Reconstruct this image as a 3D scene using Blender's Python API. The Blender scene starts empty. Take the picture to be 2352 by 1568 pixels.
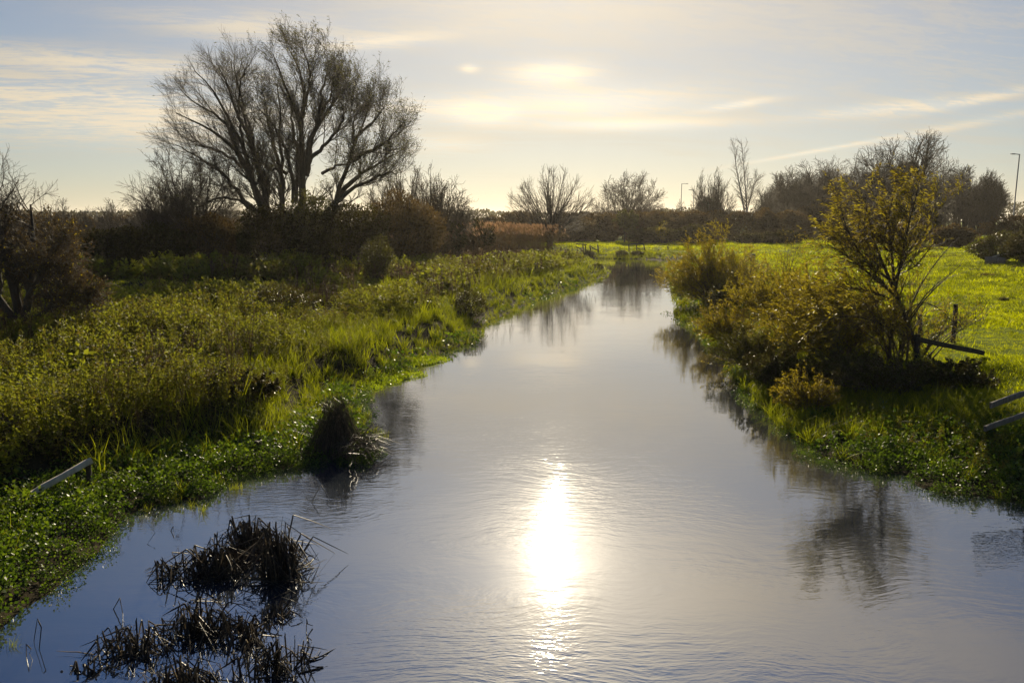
import bpy, math, random
import numpy as np

# ------------------------------------------------------------------ camera, sky, sun, exposure
scene = bpy.context.scene
C = scene.collection
F_PX, CX, CY, EYE, PITCH = 1750.0, 1176.0, 784.0, 4.7, math.radians(9.06)
cp, sp = math.cos(PITCH), math.sin(PITCH)

def ray(px, py):
    r, u = (px - CX) / F_PX, (CY - py) / F_PX
    v = np.array([r, cp + u * sp, -sp + u * cp])
    return v / np.linalg.norm(v)

def at(px, py, z=0.0):
    """the point of the level z seen at a pixel of the 2352 wide photograph"""
    d = ray(px, py)
    t = (z - EYE) / d[2]
    return np.array([d[0] * t, d[1] * t, z])

def far(px, py, Y):
    """the point Y metres ahead seen at a pixel"""
    d = ray(px, py)
    t = Y / d[1]
    return np.array([d[0] * t, Y, EYE + d[2] * t])

cam_d = bpy.data.cameras.new('camera')
cam = bpy.data.objects.new('camera', cam_d)
C.objects.link(cam)
cam.location = (0, 0, EYE)
cam.rotation_euler = (math.radians(90) - PITCH, 0, 0)
cam_d.sensor_width = 36.0
cam_d.lens = F_PX / 2352 * 36.0
cam_d.clip_start = 0.1
cam_d.clip_end = 9000
scene.camera = cam

vs = scene.view_settings
vs.view_transform = 'Standard'
vs.look = 'None'
vs.gamma = 1.0
vs.use_curve_mapping = False
vs.exposure = 0.76
scene.cycles.use_denoising = True
scene.cycles.max_bounces = 6
scene.cycles.diffuse_bounces = 3
scene.cycles.glossy_bounces = 3
scene.cycles.transmission_bounces = 4
scene.cycles.transparent_max_bounces = 8
scene.cycles.caustics_reflective = False
scene.cycles.caustics_refractive = False

g = ray(1268, 1262)                       # the middle of the glitter on the water
SUN = np.array([g[0], g[1], -g[2]])
SUN_EL = math.asin(SUN[2])
SUN_AZ = math.atan2(SUN[0], SUN[1])       # clockwise from +Y
sun_d = bpy.data.lights.new('sun', 'SUN')
sun_d.energy = 5.0
sun_d.angle = math.radians(0.53)
sun_d.color = (1.0, 0.86, 0.60)
sun = bpy.data.objects.new('sun', sun_d)
C.objects.link(sun)
sun.rotation_euler = (math.radians(90) - SUN_EL, 0, math.pi - SUN_AZ)
sun.location = (0, 0, 60)

# ---- node helpers
def node(nt, kind, **kw):
    n = nt.nodes.new(kind)
    for k, v in kw.items():
        if k.startswith('i_'):
            key = k[2:]
            key = int(key) if key.isdigit() else key.replace('_', ' ')
            s = n.inputs[key]
            if isinstance(v, bpy.types.NodeSocket):
                nt.links.new(v, s)
            else:
                s.default_value = v
        else:
            setattr(n, k, v)
    return n

def M(nt, op, a, b=None, c=None, clamp=False):
    n = nt.nodes.new('ShaderNodeMath')
    n.operation = op
    n.use_clamp = clamp
    for i, v in enumerate((a, b, c)):
        if v is None:
            continue
        if isinstance(v, bpy.types.NodeSocket):
            nt.links.new(v, n.inputs[i])
        else:
            n.inputs[i].default_value = v
    return n.outputs[0]

def VM(nt, op, a, b=None, s=None):
    n = nt.nodes.new('ShaderNodeVectorMath')
    n.operation = op
    for i, v in enumerate((a, b)):
        if v is None:
            continue
        if isinstance(v, bpy.types.NodeSocket):
            nt.links.new(v, n.inputs[i])
        else:
            n.inputs[i].default_value = v
    if s is not None:
        if isinstance(s, bpy.types.NodeSocket):
            nt.links.new(s, n.inputs['Scale'])
        else:
            n.inputs['Scale'].default_value = s
    return n

def mixc(nt, fac, a, b, mode='MIX'):
    n = nt.nodes.new('ShaderNodeMix')
    n.data_type = 'RGBA'
    n.blend_type = mode
    n.clamp_factor = True
    for s, v in ((n.inputs[0], fac), (n.inputs[6], a), (n.inputs[7], b)):
        if isinstance(v, bpy.types.NodeSocket):
            nt.links.new(v, s)
        else:
            s.default_value = v if not isinstance(v, tuple) or len(v) == 4 else (*v, 1)
    return n.outputs[2]

def ramp(nt, fac, stops):
    n = nt.nodes.new('ShaderNodeValToRGB')
    e = n.color_ramp.elements
    while len(e) < len(stops):
        e.new(0.5)
    for el, (p, c) in zip(e, stops):
        el.position = p
        el.color = (*c, 1) if len(c) == 3 else c
    nt.links.new(fac, n.inputs[0])
    return n.outputs[0]

def smooth(nt, v, a, b):
    n = nt.nodes.new('ShaderNodeMapRange')
    n.interpolation_type = 'SMOOTHSTEP'
    nt.links.new(v, n.inputs[0])
    n.inputs[1].default_value, n.inputs[2].default_value = a, b
    return n.outputs[0]

# ---- world: Nishita sky with thin cloud laid over it by direction
world = bpy.data.worlds.new('World')
scene.world = world
world.use_nodes = True
nt = world.node_tree
nt.nodes.clear()
SKY_K = 0.052
sky = node(nt, 'ShaderNodeTexSky', sky_type='NISHITA', sun_disc=False, sun_elevation=SUN_EL,
           sun_rotation=SUN_AZ, altitude=50, air_density=1.0, dust_density=0.35, ozone_density=1.3)
tc = node(nt, 'ShaderNodeTexCoord')
dirn = VM(nt, 'NORMALIZE', tc.outputs['Generated']).outputs[0]
sep = node(nt, 'ShaderNodeSeparateXYZ', i_0=dirn)
X, Y, Z = sep.outputs
az = M(nt, 'ARCTAN2', X, Y)
el = M(nt, 'ARCSINE', Z)
cs = M(nt, 'MAXIMUM', VM(nt, 'DOT_PRODUCT', dirn, tuple(SUN)).outputs['Value'], 0.0)
# cloud sheet coordinates: the direction carried up to a level sheet
zz = M(nt, 'ADD', M(nt, 'MAXIMUM', Z, 0.0), 0.10)
qx, qy = M(nt, 'DIVIDE', X, zz), M(nt, 'DIVIDE', Y, zz)
def sheet(sx, sy, shear, detail, rough, dist, ox):
    v = node(nt, 'ShaderNodeCombineXYZ', i_0=M(nt, 'MULTIPLY_ADD', qx, sx, ox),
             i_1=M(nt, 'ADD', M(nt, 'MULTIPLY', qy, sy), M(nt, 'MULTIPLY', qx, shear)))
    return node(nt, 'ShaderNodeTexNoise', i_Vector=v.outputs[0], i_Scale=1.0, i_Detail=detail,
                i_Roughness=rough, i_Distortion=dist).outputs['Fac']
streak = sheet(0.7, 2.6, -0.35, 7.0, 0.62, 0.6, 3.1)
broad = sheet(0.30, 0.75, -0.1, 4.0, 0.55, 0.4, 9.7)
def blob(px, py, sx, sy, amp, rot=0.0, mirror=False):
    """a soft patch of cloud round one direction; sizes in photograph pixels"""
    d = ray(px, py)
    if mirror:
        d = d * np.array([1, 1, -1])
    a0, e0 = math.atan2(d[0], d[1]), math.asin(d[2])
    k = math.cos(e0)
    da = M(nt, 'MULTIPLY', M(nt, 'SUBTRACT', az, a0), k)
    de = M(nt, 'SUBTRACT', el, e0)
    c_, s_ = math.cos(rot), math.sin(rot)
    u = M(nt, 'ADD', M(nt, 'MULTIPLY', da, c_ * F_PX / sx), M(nt, 'MULTIPLY', de, s_ * F_PX / sx))
    w = M(nt, 'ADD', M(nt, 'MULTIPLY', da, -s_ * F_PX / sy), M(nt, 'MULTIPLY', de, c_ * F_PX / sy))
    r2 = M(nt, 'ADD', M(nt, 'MULTIPLY', u, u), M(nt, 'MULTIPLY', w, w))
    return M(nt, 'MULTIPLY', M(nt, 'POWER', 2.718, M(nt, 'MULTIPLY', r2, -1.0)), amp)
BLOBS = [(250, 150, 300, 26, .8), (120, 225, 420, 40, .9), (150, 300, 360, 34, .75), (330, 255, 260, 30, .5),
         (560, 62, 210, 30, .5), (860, 98, 150, 15, .55, .12), (980, 250, 120, 26, .5),
         (1270, 168, 95, 24, 1.1), (1078, 158, 20, 9, .8), (1340, 238, 260, 40, .95), (1110, 262, 70, 24, .9),
         (1460, 287, 210, 13, .8), (1700, 240, 70, 8, .7, .12), (2040, 250, 140, 13, .8, .05), (2270, 225, 130, 9, .6, .16),
         (1010, 330, 120, 22, .5), (1880, 346, 160, 4.5, .75, .155), (2230, 285, 180, 9, .5, .16), (1250, 20, 420, 90, .3), (2150, 110, 420, 190, .22)]
tot = None
for b in BLOBS:
    v = blob(*b)
    tot = v if tot is None else M(nt, 'ADD', tot, v)
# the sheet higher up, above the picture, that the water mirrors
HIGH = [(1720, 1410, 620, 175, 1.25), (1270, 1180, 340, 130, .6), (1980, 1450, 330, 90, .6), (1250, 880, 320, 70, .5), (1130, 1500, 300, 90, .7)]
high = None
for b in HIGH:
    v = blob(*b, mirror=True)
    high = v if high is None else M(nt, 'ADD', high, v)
fine = sheet(2.6, 8.5, -1.6, 8.0, 0.66, 0.9, 5.3)
wisp = sheet(7.0, 20.0, -5.0, 6.0, 0.7, 1.4, 1.7)
tex = smooth(nt, M(nt, 'ADD', M(nt, 'MULTIPLY', streak, .30), M(nt, 'ADD', M(nt, 'MULTIPLY', fine, .40), M(nt, 'MULTIPLY', wisp, .30))), 0.44, 0.585)
cover = M(nt, 'MULTIPLY', tot, M(nt, 'MULTIPLY_ADD', tex, 1.45, 0.10))
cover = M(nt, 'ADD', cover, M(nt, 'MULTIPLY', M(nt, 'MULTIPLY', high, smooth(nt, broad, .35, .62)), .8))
veil = M(nt, 'MULTIPLY', smooth(nt, streak, 0.42, 0.80), M(nt, 'MULTIPLY', smooth(nt, broad, .40, .7), .40))
veil = M(nt, 'MULTIPLY', veil, M(nt, 'SUBTRACT', 1.0, M(nt, 'MULTIPLY', smooth(nt, Z, .26, .42), M(nt, 'SUBTRACT', 1.0, smooth(nt, cs, .80, .95)))))
thin = M(nt, 'MULTIPLY', M(nt, 'MULTIPLY', M(nt, 'POWER', cs, 7.0), 0.60), M(nt, 'SUBTRACT', 1.0, M(nt, 'MULTIPLY', smooth(nt, Z, .26, .36), .85)))          # the thin high veil, thickest round the sun
low = M(nt, 'MULTIPLY', M(nt, 'POWER', 2.718, M(nt, 'MULTIPLY', M(nt, 'MAXIMUM', Z, 0.0), -10.0)), 0.45)
cover = M(nt, 'ADD', M(nt, 'ADD', cover, veil), M(nt, 'ADD', thin, low))
cover = M(nt, 'SUBTRACT', 1.0, M(nt, 'POWER', 2.718, M(nt, 'MULTIPLY', cover, -1.35)))
glow = M(nt, 'ADD', M(nt, 'MULTIPLY', M(nt, 'POWER', cs, 12.0), 0.15), M(nt, 'MULTIPLY', M(nt, 'POWER', cs, 600.0), 1.8))
halo = M(nt, 'MULTIPLY', M(nt, 'MULTIPLY', M(nt, 'POWER', cs, 70.0), smooth(nt, Z, .26, .38)), 0.7)
bright = M(nt, 'ADD', M(nt, 'ADD', M(nt, 'ADD', glow, halo), 0.352), M(nt, 'MULTIPLY', M(nt, 'MULTIPLY', M(nt, 'MINIMUM', tot, 1.0), M(nt, 'POWER', cs, 3.0)), 0.27))
cloud = VM(nt, 'SCALE', (1.0, 0.84, 0.60), s=bright).outputs[0]
skyc = VM(nt, 'SCALE', sky.outputs[0], s=SKY_K).outputs[0]
skyc = VM(nt, 'MULTIPLY', skyc, (0.575, 0.665, 0.785)).outputs[0]
skyc = mixc(nt, smooth(nt, Z, 0.24, 0.52), skyc, VM(nt, 'MULTIPLY', skyc, (0.36, 0.68, 1.00)).outputs[0])
final = mixc(nt, cover, skyc, cloud)
# brightness added to the sky above frame near the sun, lifts water and fill
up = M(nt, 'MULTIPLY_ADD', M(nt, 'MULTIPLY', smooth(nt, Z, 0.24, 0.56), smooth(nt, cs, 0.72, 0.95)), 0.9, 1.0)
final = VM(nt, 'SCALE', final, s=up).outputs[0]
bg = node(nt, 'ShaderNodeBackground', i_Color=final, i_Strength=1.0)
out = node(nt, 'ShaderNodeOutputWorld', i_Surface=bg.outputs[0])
# ------------------------------------------------------------------ helpers
RNG = np.random.default_rng(7)

def tag(o, label=None, cat=None, group=None, kind=None):
    if label: o['label'] = label
    if cat: o['category'] = cat
    if group: o['group'] = group
    if kind: o['kind'] = kind
    return o

def empty(name, loc, label, cat, group=None):
    o = bpy.data.objects.new(name, None)
    o.empty_display_size = 0.3
    o.location = tuple(float(v) for v in loc)
    C.objects.link(o)
    return tag(o, label, cat, group)

def mk(name, geo, mat, parent=None, smooth_=False):
    """link one mesh object from (verts, quads, tint); verts are world coordinates"""
    V, Fq, T = geo
    V = np.asarray(V, np.float32)
    me = bpy.data.meshes.new(name)
    if parent is not None:
        V = V - np.array(parent.location, np.float32)
    me.vertices.add(len(V))
    me.vertices.foreach_set('co', V.ravel())
    Fq = np.asarray(Fq, np.int32)
    k = Fq.shape[1]
    me.loops.add(Fq.size)
    me.loops.foreach_set('vertex_index', Fq.ravel())
    me.polygons.add(len(Fq))
    me.polygons.foreach_set('loop_start', np.arange(0, Fq.size, k, dtype=np.int32))
    me.polygons.foreach_set('loop_total', np.full(len(Fq), k, np.int32))
    if smooth_:
        me.polygons.foreach_set('use_smooth', np.ones(len(Fq), bool))
    if T is not None:
        a = me.attributes.new('tint', 'FLOAT', 'POINT')
        a.data.foreach_set('value', np.asarray(T, np.float32).ravel())
    me.update(calc_edges=True)
    me.materials.append(mat)
    o = bpy.data.objects.new(name, me)
    C.objects.link(o)
    if parent is not None:
        o.parent = parent
    return o

def join(gs):
    gs = [g for g in gs if g is not None and len(g[0])]
    V, Fs, T, n = [], [], [], 0
    for v, f, t in gs:
        V.append(v); Fs.append(f + n); T.append(t if t is not None else np.full(len(v), .5))
        n += len(v)
    return np.concatenate(V), np.concatenate(Fs), np.concatenate(T)

def unit(v):
    return v / np.maximum(np.linalg.norm(v, axis=-1, keepdims=True), 1e-9)

def tubes(P, R, S=4, tint=None):
    """P (N,K,3) centre lines, R (N,K) radii -> tubes with S sides"""
    N, K, _ = P.shape
    T = np.empty_like(P)
    T[:, 1:-1] = P[:, 2:] - P[:, :-2]
    T[:, 0] = P[:, 1] - P[:, 0]
    T[:, -1] = P[:, -1] - P[:, -2]
    T = unit(T)
    ref = np.where(np.abs(T[:, :1, 2:3]) > .9, np.array([1., 0, 0]), np.array([0, 0, 1.]))
    ref = np.broadcast_to(ref, T.shape)
    U = unit(np.cross(T, ref))
    W = np.cross(T, U)
    a = np.arange(S) * 2 * math.pi / S
    V = P[:, :, None] + R[:, :, None, None] * (np.cos(a)[:, None] * U[:, :, None] + np.sin(a)[:, None] * W[:, :, None])
    idx = np.arange(N * K * S).reshape(N, K, S)
    i0, i1 = idx[:, :-1], idx[:, 1:]
    Fq = np.stack([i0, np.roll(i0, -1, 2), np.roll(i1, -1, 2), i1], -1).reshape(-1, 4)
    if tint is None:
        tint = RNG.random(N)
    return V.reshape(-1, 3), Fq, np.repeat(tint, K * S)

def resample(P, K):
    """smooth a polyline (n,3) to K points"""
    P = np.asarray(P, float)
    t = np.concatenate([[0], np.cumsum(np.linalg.norm(np.diff(P, axis=0), axis=1))])
    u = np.linspace(0, t[-1], K)
    Q = np.stack([np.interp(u, t, P[:, k]) for k in range(3)], 1)
    for _ in range(2):
        Q[1:-1] = .25 * Q[:-2] + .5 * Q[1:-1] + .25 * Q[2:]
    return Q

def rand_dirs(n, rng):
    v = rng.normal(size=(n, 3))
    return unit(v)

def leaves(pos, d, L, W, rng, tint, fold=.25):
    """one four-cornered leaf per position along the direction d"""
    n = len(pos)
    d = unit(d)
    s = unit(np.cross(d, rand_dirs(n, rng)))
    nn = np.cross(d, s)
    L = np.broadcast_to(np.asarray(L, float), (n,))[:, None]
    W = np.broadcast_to(np.asarray(W, float), (n,))[:, None]
    m = pos + d * L * .45 - nn * L * fold * .3
    V = np.stack([pos, m + s * W * .5, pos + d * L, m - s * W * .5], 1).reshape(-1, 3)
    return V, np.arange(4 * n).reshape(n, 4), np.repeat(tint, 4)

def blades(pos, d, H, W, bend, rng, tint, K=3):
    """tapered grass blades: pos (n,3), up direction d, height H, width W, sideways bend"""
    n = len(pos)
    az_ = rng.random(n) * 2 * math.pi
    b = np.stack([np.cos(az_), np.sin(az_), np.zeros(n)], 1)
    face = rng.random(n) * 2 * math.pi
    s = np.stack([np.cos(face), np.sin(face), np.zeros(n)], 1)
    H = np.broadcast_to(np.asarray(H, float), (n,)); W = np.broadcast_to(np.asarray(W, float), (n,))
    bend = np.broadcast_to(np.asarray(bend, float), (n,))
    rows = []
    for k in range(K + 1):
        t = k / K
        c = pos + d * (H * t * (1 - .35 * bend * t))[:, None] + b * (H * bend * t * t)[:, None]
        w = (W * (1 - t) ** .7 * .5 + 1e-4)[:, None]
        rows.append(np.stack([c - s * w, c + s * w], 1))
    V = np.stack(rows, 1)                                  # n,K+1,2,3
    idx = np.arange(n * (K + 1) * 2).reshape(n, K + 1, 2)
    Fq = np.stack([idx[:, :-1, 0], idx[:, :-1, 1], idx[:, 1:, 1], idx[:, 1:, 0]], -1).reshape(-1, 4)
    return V.reshape(-1, 3), Fq, np.repeat(tint, (K + 1) * 2)

def scatter(temps, pos, sc, rng, lean=.12, tvar=.25):
    """place templates (verts, quads, tint) at many points as one geometry"""
    out_ = []
    pick = rng.integers(0, len(temps), len(pos))
    for i, (tv, tf, tt) in enumerate(temps):
        m = pick == i
        p, s = pos[m], np.asarray(sc)[m]
        n = len(p)
        if not n:
            continue
        a = rng.random(n) * 2 * math.pi
        ca, sa = np.cos(a), np.sin(a)
        v = tv[None] * s[:, None, None]
        x = v[..., 0] * ca[:, None] - v[..., 1] * sa[:, None]
        y = v[..., 0] * sa[:, None] + v[..., 1] * ca[:, None]
        lx, ly = rng.normal(0, lean, (2, n))
        x = x + v[..., 2] * lx[:, None] + p[:, :1]
        y = y + v[..., 2] * ly[:, None] + p[:, 1:2]
        z = v[..., 2] + p[:, 2:3]
        f = (tf[None] + (np.arange(n) * len(tv))[:, None, None]).reshape(-1, 4)
        t = np.clip(tt[None] + rng.normal(0, tvar, n)[:, None], 0, 1)
        out_.append((np.stack([x, y, z], -1).reshape(-1, 3), f, t.ravel()))
    return join(out_) if out_ else None

# smooth value noise for layout
class Noise2:
    def __init__(self, seed, scale, octaves=3):
        r = np.random.default_rng(seed)
        self.g = [r.random((64, 64)) for _ in range(octaves)]
        self.s = scale
    def __call__(self, x, y):
        tot_, amp, f, nrm = 0, 1., 1. / self.s, 0
        for g_ in self.g:
            u, v = np.asarray(x) * f + 17.3, np.asarray(y) * f + 5.1
            i, j = np.floor(u).astype(int), np.floor(v).astype(int)
            a, b = u - i, v - j
            a, b = a * a * (3 - 2 * a), b * b * (3 - 2 * b)
            i0, j0, i1, j1 = i % 64, j % 64, (i + 1) % 64, (j + 1) % 64
            tot_ = tot_ + amp * ((g_[i0, j0] * (1 - a) + g_[i1, j0] * a) * (1 - b) + (g_[i0, j1] * (1 - a) + g_[i1, j1] * a) * b)
            nrm += amp; amp *= .5; f *= 2.03
        return tot_ / nrm

# ------------------------------------------------------------------ materials
def new_mat(name):
    m = bpy.data.materials.new(name)
    m.use_nodes = True
    m.node_tree.nodes.clear()
    return m, m.node_tree

def leaf_mat(name, cols, trans, tcol=(1.25, 1.15, .5), rough=.42, spec=.5, patch=.35, pscale=.5):
    """leaf: reflected and transmitted light; cols = three colours picked by the tint of the leaf"""
    m, t = new_mat(name)
    a = node(t, 'ShaderNodeAttribute', attribute_name='tint')
    geo = node(t, 'ShaderNodeNewGeometry')
    nz = node(t, 'ShaderNodeTexNoise', i_Vector=geo.outputs['Position'], i_Scale=pscale, i_Detail=3.0)
    f = M(t, 'ADD', a.outputs['Fac'], M(t, 'MULTIPLY', M(t, 'SUBTRACT', nz.outputs['Fac'], .5), patch * 2))
    c = ramp(t, f, [(0.05, cols[0]), (0.5, cols[1]), (0.95, cols[2])])
    pr = node(t, 'ShaderNodeBsdfPrincipled', i_Base_Color=c, i_Roughness=rough)
    pr.inputs['Specular IOR Level'].default_value = spec
    tr = node(t, 'ShaderNodeBsdfTranslucent', i_Color=VM(t, 'MULTIPLY', c, tcol).outputs[0])
    mx = node(t, 'ShaderNodeMixShader', i_0=trans, i_1=pr.outputs[0], i_2=tr.outputs[0])
    node(t, 'ShaderNodeOutputMaterial', i_Surface=mx.outputs[0])
    return m

def bark_mat(name, c0, c1, scale=6.0, rough=.85, spec=.25, bump=.4):
    m, t = new_mat(name)
    co = node(t, 'ShaderNodeTexCoord')
    mp = VM(t, 'MULTIPLY', co.outputs['Object'], (1, 1, .25)).outputs[0]
    nz = node(t, 'ShaderNodeTexNoise', i_Vector=mp, i_Scale=scale, i_Detail=6.0, i_Roughness=.65)
    c = ramp(t, nz.outputs['Fac'], [(.3, c0), (.7, c1)])
    bp = node(t, 'ShaderNodeBump', i_Strength=bump, i_Distance=.03, i_Height=nz.outputs['Fac'])
    pr = node(t, 'ShaderNodeBsdfPrincipled', i_Base_Color=c, i_Roughness=rough, i_Normal=bp.outputs[0])
    pr.inputs['Specular IOR Level'].default_value = spec
    node(t, 'ShaderNodeOutputMaterial', i_Surface=pr.outputs[0])
    return m

# ------------------------------------------------------------------ the lie of the land
LEFT_EDGE = [(-300, 1700), (-60, 1500), (10, 1440), (60, 1395), (120, 1365), (180, 1310), (235, 1268), (250, 1235), (290, 1190), (335, 1165),
             (400, 1150), (470, 1150), (520, 1100), (600, 1085), (690, 1072), (760, 1055), (840, 1060), (860, 1040), (835, 990),
             (818, 940), (815, 900), (845, 884), (915, 868), (965, 836), (1030, 803), (1085, 787), (1112, 752), (1130, 737),
             (1180, 716), (1240, 685), (1330, 657), (1398, 633), (1403, 623), (1375, 610)]
RIGHT_EDGE = [(2700, 1215), (2420, 1170), (2352, 1160), (2250, 1142), (2190, 1140), (2110, 1122), (2080, 1092), (1980, 1080), (1910, 1062),
              (1850, 1024), (1805, 985), (1760, 944), (1720, 900), (1688, 852), (1650, 806), (1600, 757), (1545, 722),
              (1562, 700), (1548, 660), (1532, 630), (1534, 612)]
Lw = [at(*p)[:2] for p in LEFT_EDGE]
Rw = [at(*p)[:2] for p in RIGHT_EDGE]
# beyond the reach the river swings away to the left behind the reeds
Rw += [np.array(p) for p in [(19.0, 88.0), (15.0, 92.5), (9.5, 94.5), (2.0, 97.0), (-10, 103), (-40, 118), (-90, 135)]]
Lw += [np.array(p) for p in [(8.2, 88.0), (2.0, 91.0), (-12, 97), (-42, 111), (-92, 127)]]
# behind the bridge
Lw = [np.array([-9.5, -60.]), np.array([-8.5, 0.])] + Lw[1:]
Rw = [np.array([13., -60.]), np.array([11.5, 0.]), np.array([10.5, 8.])] + Rw[1:]
POLY = np.array(Lw + Rw[::-1])
LW, RW = np.array(Lw), np.array(Rw)

def seg_dist(x, y, P, closed=False):
    x, y = np.asarray(x, float), np.asarray(y, float)
    best = np.full(x.shape, 1e9)
    Q = np.concatenate([P, P[:1]]) if closed else P
    for (ax, ay), (bx, by) in zip(Q[:-1], Q[1:]):
        dx, dy = bx - ax, by - ay
        t_ = np.clip(((x - ax) * dx + (y - ay) * dy) / (dx * dx + dy * dy + 1e-9), 0, 1)
        best = np.minimum(best, (x - ax - t_ * dx) ** 2 + (y - ay - t_ * dy) ** 2)
    return np.sqrt(best)

def inside(x, y, P):
    x, y = np.asarray(x, float), np.asarray(y, float)
    c = np.zeros(x.shape, bool)
    n = len(P)
    for i in range(n):
        (ax, ay), (bx, by) = P[i], P[(i + 1) % n]
        if ay == by:
            continue
        c ^= ((ay > y) != (by > y)) & (x < (bx - ax) * (y - ay) / (by - ay) + ax)
    return c

def shore(x, y):
    """signed distance from the water's edge (positive on land) and whether the left bank is the nearer"""
    dl, dr = seg_dist(x, y, LW), seg_dist(x, y, RW)
    d = np.minimum(dl, dr)
    return np.where(inside(x, y, POLY), -d, d), dl < dr

N_A, N_B, N_C = Noise2(1, 9.0), Noise2(2, 2.2), Noise2(3, 40.0)
def sstep(v, a, b):
    t_ = np.clip((v - a) / (b - a), 0, 1)
    return t_ * t_ * (3 - 2 * t_)

def ground_z(x, y, ds=None):
    x, y = np.asarray(x, float), np.asarray(y, float)
    d, left = shore(x, y) if ds is None else ds
    nearL = 1 - sstep(y, 14, 22)
    # left: a wet shelf, then a cut bank; right: a slower slope up to the meadow
    shelf = 0.5 + 1.7 * nearL + .5 * (N_B(x, y) - .5)
    zl = .10 * sstep(d, 0, .6) + .62 * sstep(d, shelf, shelf + 1.3) + .35 * sstep(d, 4, 14)
    zr = .10 * sstep(d, 0, .8) + .55 * sstep(d, .8, 4.2) + .55 * sstep(d, 3.4, 9)
    zl = zl + .22 * (N_A(x, y) - .5) * sstep(d, 1.5, 6) + .14 * (N_B(x, y) - .5) * sstep(d, 1, 4)
    zr = zr + .34 * (N_A(x, y) - .5) * sstep(d, 3, 9) + .26 * (N_B(x, y) - .5) * sstep(d, 1, 4) * (1 - .5 * sstep(y, 30, 60))
    z = np.where(left, zl, zr)
    z = np.where(d < 0, -.75 * sstep(-d, -.1, 2.2), z)
    far_ = sstep(np.hypot(x, y), 130, 600)
    z = z + far_ * 2.2 * (N_C(x, y) - .35)
    z = z + .7 * sstep(x, 22, 60) * sstep(y, 25, 70) * (1 - .5 * far_) * (d > 3)   # the meadow rises a little to the right
    return z

def on(px, py, z0=1.0):
    """the ground point seen at a pixel"""
    z = z0
    for _ in range(12):
        p = at(px, py, z)
        z = .5 * z + .5 * float(ground_z(np.array([p[0]]), np.array([p[1]]))[0])
    return at(px, py, z)

def gz(x, y):
    return float(ground_z(np.array([x]), np.array([y]))[0])

def make_ground():
    def axis(lo, hi, core0, core1, step, grow):
        a = list(np.arange(core0, core1, step))
        s, v = step, core1
        while v < hi:
            a.append(v); s *= grow; v += s
        a.append(hi)
        s, v, b = step, core0, []
        while v > lo:
            s *= grow; v -= s; b.append(max(v, lo))
        return np.array(b[::-1] + a)
    xs = axis(-3000, 3000, -24, 26, .22, 1.09)
    ys = axis(-400, 4200, 6, 44, .22, 1.035)
    X_, Y_ = np.meshgrid(xs, ys)
    Z_ = ground_z(X_.ravel(), Y_.ravel())
    V = np.stack([X_.ravel(), Y_.ravel(), Z_], 1)
    ny, nx = X_.shape
    idx = np.arange(nx * ny).reshape(ny, nx)
    Fq = np.stack([idx[:-1, :-1], idx[:-1, 1:], idx[1:, 1:], idx[1:, :-1]], -1).reshape(-1, 4)
    m, t = new_mat('earth_and_turf')
    geo = node(t, 'ShaderNodeNewGeometry')
    n1 = node(t, 'ShaderNodeTexNoise', i_Vector=geo.outputs['Position'], i_Scale=.9, i_Detail=8.0, i_Roughness=.7)
    n2 = node(t, 'ShaderNodeTexNoise', i_Vector=geo.outputs['Position'], i_Scale=.12, i_Detail=4.0)
    n3 = node(t, 'ShaderNodeTexNoise', i_Vector=geo.outputs['Position'], i_Scale=14.0, i_Detail=4.0)
    grass = ramp(t, n1.outputs['Fac'], [(.25, (.05, .07, .006)), (.5, (.11, .145, .008)), (.75, (.17, .21, .010))])
    grass = mixc(t, M(t, 'MULTIPLY', n3.outputs['Fac'], .5), grass, (.06, .07, .012))
    soil = ramp(t, n1.outputs['Fac'], [(.3, (.02, .016, .01)), (.7, (.05, .042, .02))])
    pz = node(t, 'ShaderNodeSeparateXYZ', i_0=geo.outputs['Position'])
    turf = smooth(t, M(t, 'ADD', pz.outputs['Z'], M(t, 'MULTIPLY', n2.outputs['Fac'], .3)), .30, .75)
    rt = M(t, 'MULTIPLY', turf, smooth(t, pz.outputs['X'], 1.0, 4.0))
    c = mixc(t, rt, soil, grass)
    bp = node(t, 'ShaderNodeBump', i_Strength=.8, i_Distance=.12, i_Height=M(t, 'ADD', n1.outputs['Fac'], M(t, 'MULTIPLY', n3.outputs['Fac'], .4)))
    pr = node(t, 'ShaderNodeBsdfPrincipled', i_Base_Color=c, i_Roughness=.95, i_Normal=bp.outputs[0])
    pr.inputs['Specular IOR Level'].default_value = .03
    node(t, 'ShaderNodeOutputMaterial', i_Surface=pr.outputs[0])
    o = mk('ground', (V, Fq, None), m, smooth_=True)
    tag(o, kind='structure')

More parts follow.
